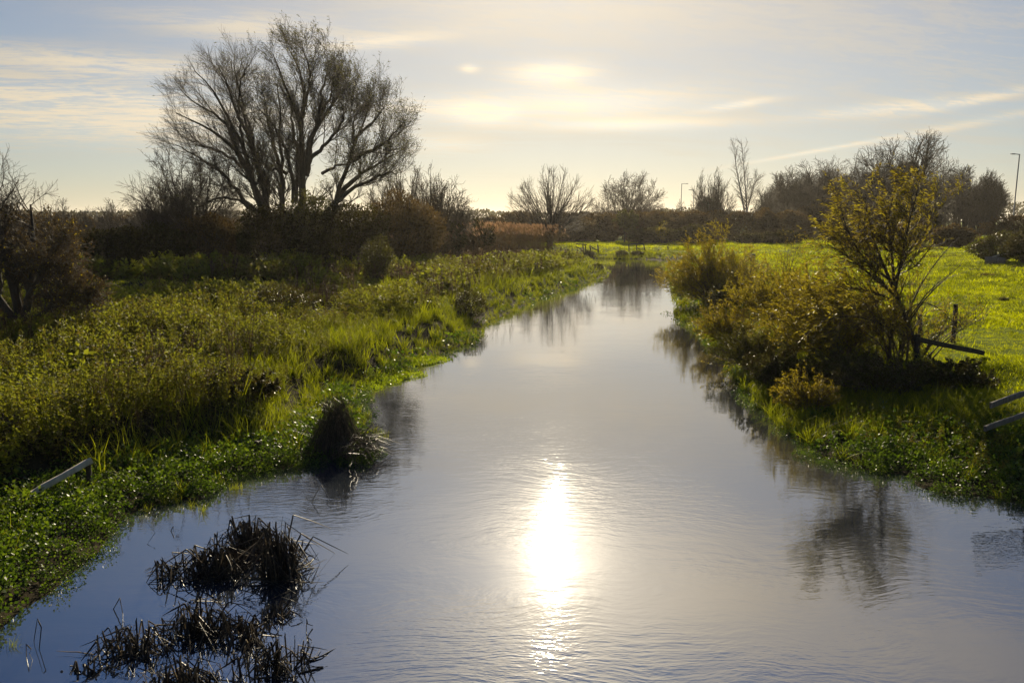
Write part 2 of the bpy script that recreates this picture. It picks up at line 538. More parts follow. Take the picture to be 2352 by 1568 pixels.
def make_water():
    ys = np.concatenate([[-70], np.linspace(-20, 100, 60), [125, 150]])
    xs = np.concatenate([[-120, -60], np.linspace(-30, 30, 30), [60]])
    X_, Y_ = np.meshgrid(xs, ys)
    V = np.stack([X_.ravel(), Y_.ravel(), np.zeros(X_.size)], 1)
    ny, nx = X_.shape
    idx = np.arange(nx * ny).reshape(ny, nx)
    Fq = np.stack([idx[:-1, :-1], idx[:-1, 1:], idx[1:, 1:], idx[1:, :-1]], -1).reshape(-1, 4)
    m, t = new_mat('river_water')
    geo = node(t, 'ShaderNodeNewGeometry')
    P = geo.outputs['Position']
    # the current carries the ripples towards the bridge: crests lie mostly across the stream
    warp = node(t, 'ShaderNodeTexNoise', i_Vector=P, i_Scale=.35, i_Detail=2.0)
    wv = VM(t, 'SCALE', VM(t, 'SUBTRACT', warp.outputs['Color'], (.5, .5, .5)).outputs[0], s=1.6).outputs[0]
    Q = VM(t, 'ADD', P, wv).outputs[0]
    r1 = node(t, 'ShaderNodeTexNoise', i_Vector=VM(t, 'MULTIPLY', Q, (2.2, 7.4, 1)).outputs[0], i_Scale=1.0, i_Detail=3.0, i_Roughness=.5)
    r2 = node(t, 'ShaderNodeTexNoise', i_Vector=VM(t, 'MULTIPLY', Q, (.8, 1.9, 1)).outputs[0], i_Scale=1.0, i_Detail=2.0)
    r3 = node(t, 'ShaderNodeTexNoise', i_Vector=VM(t, 'MULTIPLY', Q, (6.5, 19, 1)).outputs[0], i_Scale=1.0, i_Detail=2.0)
    pm = node(t, 'ShaderNodeTexNoise', i_Vector=VM(t, 'MULTIPLY', P, (.16, .22, 1)).outputs[0], i_Scale=1.0, i_Detail=4.0, i_Roughness=.6)
    patch = smooth(t, pm.outputs['Fac'], .36, .58)
    sy = node(t, 'ShaderNodeSeparateXYZ', i_0=P)
    calm = M(t, 'SUBTRACT', 1.0, M(t, 'MULTIPLY', smooth(t, sy.outputs['Y'], 13.0, 24.0), .62))
    calm = M(t, 'MULTIPLY', calm, M(t, 'MULTIPLY_ADD', smooth(t, sy.outputs['X'], -6.5, -2.5), .8, .2))
    amp = M(t, 'MULTIPLY', calm, M(t, 'MULTIPLY_ADD', patch, .85, .15))
    h = M(t, 'ADD', M(t, 'MULTIPLY', r1.outputs['Fac'], 1.0), M(t, 'MULTIPLY', r3.outputs['Fac'], .5))
    h = M(t, 'MULTIPLY', h, amp)
    h = M(t, 'ADD', h, M(t, 'MULTIPLY', r2.outputs['Fac'], .10))
    bp = node(t, 'ShaderNodeBump', i_Strength=1.0, i_Distance=WAVE, i_Height=h)
    deep = mixc(t, smooth(t, r2.outputs['Fac'], .3, .7), (.018, .022, .028), (.024, .027, .032))
    body = node(t, 'ShaderNodeBsdfDiffuse', i_Color=deep)
    gl = node(t, 'ShaderNodeBsdfGlossy', i_Color=(1, 1, 1, 1), i_Roughness=.031, i_Normal=bp.outputs[0])
    fr = node(t, 'ShaderNodeFresnel', i_IOR=1.6, i_Normal=bp.outputs[0])
    mx = node(t, 'ShaderNodeMixShader', i_0=M(t, 'POWER', fr.outputs[0], .58), i_1=body.outputs[0], i_2=gl.outputs[0])
    node(t, 'ShaderNodeOutputMaterial', i_Surface=mx.outputs[0])
    tag(mk('water', (V, Fq, None), m, smooth_=True), kind='structure')
WAVE = .0046
make_ground()
make_water()
# ------------------------------------------------------------------ ground cover
def in_view(x, y, m=2.5):
    return (np.abs(x) < .70 * y + m) & (y > 4.5)

def sample(x0, x1, y0, y1, dens, rng):
    n = int((x1 - x0) * (y1 - y0) * dens)
    x, y = rng.uniform(x0, x1, n), rng.uniform(y0, y1, n)
    k = in_view(x, y)
    return x[k], y[k]

def herb(rng, H, n, L):
    """a leafy stem: nettle, willowherb or dock in autumn"""
    K = 5
    t = np.linspace(0, 1, K)
    b = rng.normal(0, .13, 2) * H
    P = np.stack([b[0] * t ** 1.6, b[1] * t ** 1.6, H * t], 1)[None]
    st = tubes(P, np.linspace(.007, .003, K)[None] * (H / .9), 3, np.array([.12]))
    u = rng.random(n) ** .75 * .95 + .05
    pos = np.stack([np.interp(u, t, P[0, :, k]) for k in range(3)], 1)
    a = rng.random(n) * 6.283
    out_ = .45 + .5 * (1 - u)
    spread = rng.random(n) * .16 * (1.15 - u)
    hd = np.stack([np.cos(a), np.sin(a), np.zeros(n)], 1)
    pos = pos + hd * spread[:, None] * H
    d = hd * out_[:, None] + np.stack([np.zeros(n)] * 2 + [rng.normal(.1, .45, n)], 1)
    lf = leaves(pos, d, L * (.65 + .6 * rng.random(n)) * (1.15 - .45 * u), L * .52 * (1.1 - .4 * u), rng, np.clip(rng.normal(.45, .2, n) + .25 * (u - .5), 0, 1))
    return join([st, lf])

def tuft(rng, n, H, W, spread, bend):
    p = np.stack([rng.normal(0, spread, n), rng.normal(0, spread, n), np.full(n, -.02)], 1)
    d = unit(np.stack([rng.normal(0, .22, n), rng.normal(0, .22, n), np.ones(n)], 1))
    return blades(p, d, H * (.5 + .6 * rng.random(n)), W * (.7 + .6 * rng.random(n)), bend * rng.random(n) * 1.4, rng, np.clip(rng.normal(.5, .25, n), 0, 1))

def cress(rng, R, H, n, L):
    """a mound of watercress / brooklime"""
    a, r = rng.random(n) * 6.283, np.sqrt(rng.random(n)) * R
    z = H * (1 - (r / R) ** 2) * (.35 + .65 * rng.random(n)) + .01
    pos = np.stack([r * np.cos(a), r * np.sin(a), z], 1)
    d = unit(np.stack([np.cos(a) * .7, np.sin(a) * .7, rng.normal(.35, .5, n)], 1) + rng.normal(0, .35, (n, 3)))
    return leaves(pos, d, L * (.6 + .7 * rng.random(n)), L * .75, rng, np.clip(z / H * .6 + rng.normal(.2, .2, n), 0, 1), .1)

HERB = leaf_mat('herb_leaf', [(.104, .080, .026), (.128, .134, .024), (.20, .218, .030)], .52, (1.25, 1.22, .45), .6, .18, .55, .30)
LUSH = leaf_mat('lush_grass_leaf', [(.085, .105, .010), (.155, .18, .012), (.25, .275, .016)], .58, (1.3, 1.25, .35), .5, .28, .3, .6)
CRESS = leaf_mat('watercress_leaf', [(.030, .056, .009), (.062, .105, .013), (.12, .165, .02)], .45, (1.3, 1.3, .4), .45, .3, .25, .8)
TURF = leaf_mat('meadow_blade', [(.095, .12, .006), (.27, .32, .006), (.38, .42, .008)], .62, (1.35, 1.25, .2), .6, .08, .75, .35)
WEED = leaf_mat('water_starwort_leaf', [(.16, .22, .012), (.22, .29, .016), (.27, .33, .02)], .55, (1.3, 1.25, .35), .4, .4, .2, 1.0)

STALK = leaf_mat('dead_stalk', [(.055, .036, .022), (.095, .066, .040), (.16, .12, .075)], .35, (1.2, 1.05, .7), .6, .2, .3, .4)
N_H, N_H2 = Noise2(11, 3.2), Noise2(12, 11.0)

def land(x, y):
    ds = shore(x, y)
    return ds[0], ds[1], ground_z(x, y, ds)

# -- tall herbs on the left bank
def left_strip(x, y):
    """the mown strip of grass seen beyond the herbs"""
    return (y > 36 + .10 * (x + 20)) & (x < -11.5 + .05 * (y - 40)) & (y < 45.5) 

def make_herbs():
    rng = np.random.default_rng(21)
    g_ = []
    for y0, y1, dens, H, n, L in ((5, 17, 26, .95, 70, .078), (17, 28, 21, .98, 54, .105), (28, 45, 14, 1.0, 40, .15), (45, 66, 9, 1.05, 32, .21), (66, 92, 6, 1.1, 26, .27)):
        x, y = sample(-.72 * y1 - 3, 9, y0, y1, dens, rng)
        d, l, z = land(x, y)
        nv = N_H(x, y)
        inner = 1.15 + 1.25 * (1 - sstep(y, 14, 21)) + 1.0 * sstep(y, 22, 30)
        keep = l & (d > inner + 1.1 * (nv - .35)) & ~left_strip(x, y) & (rng.random(len(x)) < .10 + 1.1 * sstep(nv, .30, .52))
        keep &= (y < 63 + .6 * np.maximum(x + 12, 0))
        x, y, z, nv, d = x[keep], y[keep], z[keep], nv[keep], d[keep]
        s = (.50 + .95 * N_H2(x, y) * sstep(d, 1.0, 4.0) + 1.5 * (nv - .5)) * rng.uniform(.75, 1.15, len(x))
        s = s * (1 - .3 * sstep(y, 56, 68))
        kindn = N_H2(x * 2.2 + 50, y * 1.6 + 9)
        a = kindn < .52
        temps = [herb(rng, H * rng.uniform(.85, 1.2), n, L) for _ in range(9)]
        g_.append(scatter(temps, np.stack([x, y, z - .03], 1)[a], s[a], rng, .13, .16))
        broad_ = [herb(rng, H * rng.uniform(.65, 1.0), n // 2, L * 1.75) for _ in range(6)]
        q = scatter(broad_, np.stack([x, y, z - .03], 1)[~a], s[~a], rng, .2, .14)
        g_.append((q[0], q[1], np.clip(q[2] + .16, 0, 1)))
    o = mk('tall_herbs', join(g_), HERB)
    tag(o, 'dense olive and brown stand of tall nettles and willowherb covering the left bank', 'weeds', kind='stuff')

def make_stalks():
    """dead brown stalks with withered heads standing in drifts among the herbs"""
    rng = np.random.default_rng(29)
    g_ = []
    nz = Noise2(41, 5.0)
    for y0, y1, dens, w in ((8, 24, 7, .006), (24, 45, 5, .010), (45, 80, 2.6, .018)):
        x, y = sample(-.72 * y1 - 3, 9, y0, y1, dens, rng)
        d, l, z = land(x, y)
        keep = l & (d > 2.2) & ~left_strip(x, y) & (rng.random(len(x)) < sstep(nz(x, y), .44, .62))
        x, y, z = x[keep], y[keep], z[keep]
        temps = []
        for _ in range(7):
            H = rng.uniform(.9, 1.5)
            b = rng.normal(0, .1, 2)
            t = np.linspace(0, 1, 5)
            P = np.stack([b[0] * t ** 2, b[1] * t ** 2, H * t], 1)[None]
            n = 30
            u = rng.uniform(.55, 1, n)
            pos = np.stack([np.interp(u, t, P[0, :, k]) for k in range(3)], 1) + rng.normal(0, .035, (n, 3))
            st = tubes(P, np.full((1, 5), w), 3, np.array([.2]))
            temps.append(join([st, leaves(pos, rand_dirs(n, rng) + [0, 0, .6], w * 7 * rng.uniform(.6, 1.3, n), w * 3.2, rng, rng.random(n) * .7)]))
        g_.append(scatter(temps, np.stack([x, y, z], 1), rng.uniform(.7, 1.1, len(x)), rng, .12, .2))
    tag(mk('dead_stalks', join(g_), STALK), 'drifts of dead brown dock and willowherb stalks among the left bank herbs', 'weeds', kind='stuff')

def make_lush():
    rng = np.random.default_rng(22)
    g_ = []
    for y0, y1, dens, H, W, n in ((5, 18, 16, .40, .013, 22), (18, 34, 12, .42, .020, 18), (34, 60, 8, .45, .035, 13), (60, 96, 5, .5, .06, 9)):
        x, y = sample(-.72 * y1 - 3, 10, y0, y1, dens, rng)
        d, l, z = land(x, y)
        nv = N_H(x + 40, y)
        wide = 2.2 + 2.6 * sstep(y, 15, 22) * (1 - .5 * sstep(y, 30, 45))
        keep = l & (d > -.35 + .8 * nv * sstep(y, 15, 20) - .3 * nv) & (d < wide + 2.4 * (nv - .4)) & (rng.random(len(x)) < .25 + sstep(nv, .3, .65) + .6 * sstep(y, 16, 20)) & ~((y < 16) & (d < 1.6) & (rng.random(len(x)) < .8))
        xs, ys, zs, dd = x[keep], y[keep], z[keep], d[keep]
        g_.append(scatter([tuft(rng, n, H * rng.uniform(.8, 1.2), W, .07, .8) for _ in range(8)],
                          np.stack([xs, ys, np.maximum(zs, 0)], 1), (.55 + .55 * sstep(dd, -.1, 1.2)) * rng.uniform(.7, 1.25, len(xs)), rng, .18, .2))
        # long grass standing up through the herbs
        if y0 < 40:
            k3 = l & (d > 1.6) & (d < 9) & ~left_strip(x, y) & (rng.random(len(x)) < .55 * sstep(N_H(x * 1.3 + 90, y + 33), .5, .68))
            g_.append(scatter([tuft(rng, 10, H * 2.3, W * 1.25, .09, .55) for _ in range(6)], np.stack([x[k3], y[k3], z[k3]], 1), rng.uniform(.65, 1.15, k3.sum()), rng, .16, .2))
        # the mown strip and rough grass behind
        k2 = l & left_strip(x, y) & (rng.random(len(x)) < .9)
        g_.append(scatter([tuft(rng, n, H * .42, W * 1.2, .12, .6) for _ in range(5)], np.stack([x[k2], y[k2], z[k2]], 1), rng.uniform(.6, 1.2, k2.sum()), rng, .1, .2))
    o = mk('waterside_grass', join(g_), LUSH)
    tag(o, 'bright green lush grass and sedge along the left water edge', 'grass', kind='stuff')

def make_cress():
    rng = np.random.default_rng(23)
    for nm, lab, sgn in (('watercress', 'dark glossy watercress and brooklime mats in the shallows of the left bank', True),
                         ('marsh_plants', 'dark glossy low marsh plants in the shallows of the right bank', False)):
        g_ = []
        for y0, y1, dens, R, H, n, L in ((5, 15, 27, .25, .25, 80, .042), (15, 24, 14, .28, .24, 50, .06), (24, 60, 3.0, .35, .24, 30, .10)):
            x, y = sample(-20, 20, y0, y1, dens, rng)
            d, l, z = land(x, y)
            nv = N_H(x + 9, y + 3)
            wid = (2.5 if sgn else 4.2) * (1 - .72 * sstep(y, 13.0, 20 if sgn else 19))
            keep = (l == sgn) & (d > -.30 + .9 * (nv - .5)) & (d < wid) & (rng.random(len(x)) < .35 + 1.3 * sstep(nv, .25, .5))
            x, y, z, d = x[keep], y[keep], z[keep], d[keep]
            s = rng.uniform(.6, 1.35, len(x)) * (.55 + .6 * sstep(d, -.3, .7))
            g_.append(scatter([cress(rng, R, H * rng.uniform(.8, 1.3), n, L) for _ in range(8)], np.stack([x, y, np.maximum(z, 0) - .01], 1), s, rng, .1, .14))
        tag(mk(nm, join(g_), CRESS), lab, 'water plants', kind='stuff')

def make_right_grass():
    rng = np.random.default_rng(24)
    g_ = []
    for y0, y1, dens, H, W, n in ((6, 19, 26, .50, .014, 22), (19, 36, 19, .50, .022, 17), (36, 96, 9, .5, .045, 11)):
        x, y = sample(-2, .72 * y1 + 3, y0, y1, dens, rng)
        d, l, z = land(x, y)
        nv = N_H(x - 20, y + 11)
        keep = ~l & (d > -.45 + .7 * nv) & (d < 5.2 + 2.5 * (nv - .5)) & (rng.random(len(x)) < .12 + sstep(nv, .33, .58)) & ~((y < 15.5) & (d < 3.0) & (rng.random(len(x)) < .9))
        x, y, z, d = x[keep], y[keep], z[keep], d[keep]
        g_.append(scatter([tuft(rng, n, H * rng.uniform(.8, 1.2), W, .07, .9) for _ in range(8)], np.stack([x, y, np.maximum(z, 0)], 1),
                          rng.uniform(.6, 1.25, len(x)) * (1 - .45 * sstep(d, 3.2, 5.2)), rng, .2, .22))
    tag(mk('bank_grass', join(g_), LUSH), 'long uneven green grass growing down the right bank to the water', 'grass', kind='stuff')

def make_right_herbs():
    rng = np.random.default_rng(28)
    g_ = []
    for y0, y1, dens, H, n, L in ((9, 20, 20, .62, 44, .065), (20, 34, 15, .7, 36, .095), (34, 60, 8, .8, 28, .14)):
        x, y = sample(0, .72 * y1 + 3, y0, y1, dens, rng)
        d, l, z = land(x, y)
        nv = N_H(x + 71, y - 9)
        keep = ~l & (d > 1.0) & (d < 4.6 + 2 * (nv - .5)) & (rng.random(len(x)) < sstep(nv, .34, .62)) & (y > 10)
        x, y, z, nv = x[keep], y[keep], z[keep], nv[keep]
        g_.append(scatter([herb(rng, H * rng.uniform(.8, 1.2), n, L) for _ in range(7)], np.stack([x, y, z - .03], 1),
                          (.6 + 1.0 * (nv - .4)) * rng.uniform(.7, 1.2, len(x)), rng, .16, .16))
    tag(mk('bank_weeds', join(g_), HERB), 'olive and brown herbs tangled through the grass of the right bank', 'weeds', kind='stuff')

def make_meadow():
    rng = np.random.default_rng(25)
    g_ = []
    for y0, y1, dens, H, W, n in ((9, 24, 40, .10, .012, 28), (24, 42, 26, .11, .020, 22), (42, 70, 14, .13, .036, 16), (70, 128, 6, .15, .065, 12)):
        x, y = sample(-4, .72 * y1 + 3, y0, y1, dens, rng)
        d, l, z = land(x, y)
        nv = N_B(x * .7 + 31, y * .7)
        keep = ~l & (d > 2.6)
        x, y, z, nv = x[keep], y[keep], z[keep], nv[keep]
        big = (rng.random(len(x)) < .035) * 1.2
        g_.append(scatter([tuft(rng, n, H * rng.uniform(.7, 1.3), W, .10 if y0 < 40 else .18, .9) for _ in range(8)], np.stack([x, y, z], 1),
                          rng.uniform(.6, 1.1, len(x)) * (.75 + 1.0 * sstep(nv, .3, .75)) + big, rng, .2, .18))
    x, y = sample(2, 70, 12, 100, 1.4, rng)
    d, l, z = land(x, y)
    k = ~l & (d > 4.5) & (rng.random(len(x)) < sstep(N_B(x * .35, y * .35 + 8), .42, .62))
    q = scatter([tuft(rng, 30, .26, .03, .16, .9) for _ in range(5)], np.stack([x, y, z], 1)[k], rng.uniform(.5, 1.3, k.sum()), rng, .2, .1)
    g_.append((q[0], q[1], np.clip(q[2] - .75, 0, 1)))
    tag(mk('meadow_grass', join(g_), TURF), 'short bright sunlit pasture grass of the meadow right of the river', 'grass', kind='stuff')

def make_weed():
    """bright floating starwort pads at the left margin"""
    rng = np.random.default_rng(26)
    for k, (px, py, a, b) in enumerate([(868, 868, 1.15, .55), (948, 830, .9, .5), ]):
        c = at(px, py, 0)
        n = 2600 if k < 2 else 900
        r, th = np.sqrt(rng.random(n)), rng.random(n) * 6.283
        wob = 1 + .25 * np.sin(3 * th + k) + .12 * np.sin(7 * th)
        x, y = c[0] + a * r * np.cos(th) * wob, c[1] + b * 2.4 * r * np.sin(th) * wob
        z = .10 * (1 - r ** 2) * rng.random(n)
        d = unit(np.stack([rng.normal(0, .6, n), rng.normal(0, .6, n), np.abs(rng.normal(.6, .4, n))], 1))
        geo = leaves(np.stack([x, y, z + .005], 1), d, rng.uniform(.05, .11, n), .035, rng, np.clip(rng.normal(.6, .2, n), 0, 1), .1)
        tag(mk('floating_weed', geo, WEED), ['vivid yellow green floating weed pad beside the blackened tussock bay', 'vivid yellow green floating weed pad, the farther of two', 'small yellow green sedge patch at the near left shore'][k], 'water plants', kind='stuff')

# -- the reed bed with its plumes
REED = leaf_mat('reed_leaf', [(.10, .065, .03), (.15, .10, .045), (.17, .13, .05)], .4, (1.2, 1.0, .6), .55, .3, .2, .3)
PLUME = leaf_mat('reed_plume', [(.20, .13, .08), (.28, .19, .12), (.33, .24, .16)], .5, (1.2, 1.0, .75), .6, .3, .2, .3)
def make_reeds():
    rng = np.random.default_rng(27)
    n = 3600
    u = rng.random(n)
    # the bed runs along the back of the herbs towards the bend
    ax, ay = np.interp(u, [0, .5, 1], [-10.5, -5.2, 4.6]), np.interp(u, [0, .5, 1], [62, 76, 90])
    x, y = ax + rng.normal(0, 1.4, n), ay + rng.normal(0, 3.0, n)
    d, l, z = land(x, y)
    k = l & (d > .4)
    x, y, z, u = x[k], y[k], z[k], u[k]
    n = len(x)
    H = (2.2 + .8 * sstep(u, .3, .65)) * rng.uniform(.8, 1.15, n)
    lean = np.stack([rng.normal(-.05, .07, n), rng.normal(0, .06, n)], 1)
    t = np.linspace(0, 1, 4)
    P = np.stack([x[:, None] + lean[:, :1] * (H[:, None] * t ** 1.7), y[:, None] + lean[:, 1:] * (H[:, None] * t ** 1.7), z[:, None] + H[:, None] * t], -1)
    st = tubes(P, np.full((n, 4), .010) * np.linspace(1, .5, 4), 3, rng.random(n))
    m = n * 5
    i = rng.integers(0, n, m)
    tt = rng.uniform(.15, .95, m)
    pos = np.stack([np.stack([np.interp(tt[j], t, P[i[j], :, c]) for c in range(3)]) for j in range(m)]) if m < 1 else (P[i, 0] + (P[i, -1] - P[i, 0]) * tt[:, None])
    a = rng.random(m) * 6.283
    lf = leaves(pos, np.stack([np.cos(a) - .4, np.sin(a), rng.normal(.7, .4, m)], 1), rng.uniform(.3, .55, m), .045, rng, rng.random(m), .2)
    tag(mk('reed_bed', join([st, lf]), REED), 'brown bed of dead reeds behind the left bank herbs', 'reeds', kind='stuff')
    k = rng.random(n) < .55
    top = P[k, -1]
    q = 5
    pos = np.repeat(top, q, 0) + rng.normal(0, .03, (len(top) * q, 3)) - np.array([0, 0, .12])
    dd = np.repeat(np.stack([-.35 + rng.normal(0, .15, len(top)), rng.normal(0, .2, len(top)), np.ones(len(top))], 1), q, 0) + rng.normal(0, .22, (len(pos), 3))
    pl = leaves(pos, dd, rng.uniform(.22, .42, len(pos)), .085, rng, rng.random(len(pos)), .3)
    tag(mk('reed_plumes', pl, PLUME), 'pale pinkish feathery seed heads topping the brown reeds', 'reeds', kind='stuff')

make_herbs(); make_stalks(); make_lush(); make_cress(); make_right_grass(); make_right_herbs(); make_meadow(); make_weed(); make_reeds()
# ------------------------------------------------------------------ trees
BARK = bark_mat('willow_bark', (.040, .032, .022), (.085, .070, .048))
BARK_GREY = bark_mat('grey_bark', (.050, .042, .034), (.10, .085, .07))
TWIG = bark_mat('twig_bark', (.050, .038, .026), (.085, .066, .045), 2.0, .7, .3, 0)
TWIG_RED = bark_mat('reddish_twig_bark', (.060, .042, .030), (.11, .08, .056), 2.0, .7, .3, 0)
BIRCH_BARK = bark_mat('birch_bark', (.10, .09, .08), (.42, .39, .35), 9.0)
IVY = leaf_mat('ivy_leaf', [(.012, .022, .006), (.022, .038, .010), (.045, .07, .016)], .22, (1.2, 1.2, .4), .35, .5, .3, .5)
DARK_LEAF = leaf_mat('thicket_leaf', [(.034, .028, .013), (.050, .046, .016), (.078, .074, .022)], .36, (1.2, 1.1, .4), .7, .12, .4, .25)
OLIVE_LEAF = leaf_mat('olive_leaf', [(.05, .05, .016), (.085, .090, .022), (.12, .12, .03)], .45, (1.25, 1.12, .45), .55, .25, .4, .3)
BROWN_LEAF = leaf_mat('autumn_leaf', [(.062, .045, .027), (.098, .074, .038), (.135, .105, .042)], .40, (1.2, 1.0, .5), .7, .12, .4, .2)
YELLOW_LEAF = leaf_mat('yellow_willow_leaf', [(.15, .125, .016), (.26, .22, .022), (.36, .31, .03)], .55, (1.25, 1.12, .35), .45, .35, .35, .6)
ORANGE_LEAF = leaf_mat('orange_willow_leaf', [(.135, .105, .020), (.215, .197, .028), (.30, .288, .036)], .64, (1.25, 1.1, .4), .42, .4, .4, .5)
BRAMBLE_LEAF = leaf_mat('bramble_leaf', [(.055, .038, .018), (.068, .068, .020), (.10, .115, .026)], .38, (1.2, 1.1, .4), .45, .35, .35, .8)

def spawn(P, R, n, t0, t1, ang, asd, L, K, rng, wander=.10, trop=(0, 0, .1), rr=.55, tip=.35, env=None, lfall=.35, rmin=.004):
    """n side shoots from every parent line"""
    N, Kp, _ = P.shape
    m = N * n
    i = np.repeat(np.arange(N), n)
    t = t0 + (t1 - t0) * ((np.tile(np.arange(n), N) + rng.random(m)) / n)
    f = t * (Kp - 1)
    j = np.minimum(f.astype(int), Kp - 2)
    w = (f - j)[:, None]
    pos = P[i, j] * (1 - w) + P[i, j + 1] * w
    r = (R[i, j] * (1 - w[:, 0]) + R[i, j + 1] * w[:, 0])
    T = unit(P[i, j + 1] - P[i, j])
    a = np.arange(m) * 2.39996 + rng.normal(0, .6, m)
    U = unit(np.cross(T, rand_dirs(m, rng)))
    V = np.cross(T, U)
    th = np.radians(np.clip(rng.normal(ang, asd, m), 4, 110))
    d = np.cos(th)[:, None] * T + np.sin(th)[:, None] * (np.cos(a)[:, None] * U + np.sin(a)[:, None] * V)
    ln = rng.uniform(L[0], L[1], m) * (1 - lfall * t)
    if env is not None:
        c, e = np.array(env[0]), np.array(env[1])
        o_, dd = (pos - c) / e, d / e
        A, B, Cq = (dd ** 2).sum(1), (o_ * dd).sum(1), (o_ ** 2).sum(1) - 1
        disc = np.maximum(B * B - A * Cq, 0)
        s = (-B + np.sqrt(disc)) / A
        ln = np.where(s > 0, np.minimum(ln, s * rng.uniform(.80, 1.12, m)), ln * .3)
    ln = np.maximum(ln, L[0] * .15)
    Q = np.empty((m, K, 3))
    Q[:, 0] = pos
    tr = np.array(trop)
    for k in range(1, K):
        d = unit(d + rng.normal(0, wander, (m, 3)) + tr / (K - 1))
        Q[:, k] = Q[:, k - 1] + d * (ln / (K - 1))[:, None]
    r0 = np.maximum(r * rr, rmin)
    Rr = np.maximum(r0[:, None] * np.linspace(1, tip, K), rmin * .8)
    return Q, Rr

def on_twigs(P, per, rng, t0=.15):
    """points and directions along twigs for leaves"""
    N, K, _ = P.shape
    n = int(N * per)
    i = rng.integers(0, N, n)
    f = rng.uniform(t0, 1, n) * (K - 1)
    j = np.minimum(f.astype(int), K - 2)
    w = (f - j)[:, None]
    return P[i, j] * (1 - w) + P[i, j + 1] * w, unit(P[i, j + 1] - P[i, j])

def lines(specs, K):
    """list of (points, r0, r1) -> arrays"""
    P = np.stack([resample(s[0], K) for s in specs])
    R = np.stack([np.linspace(s[1], s[2], K) for s in specs])
    return P, R

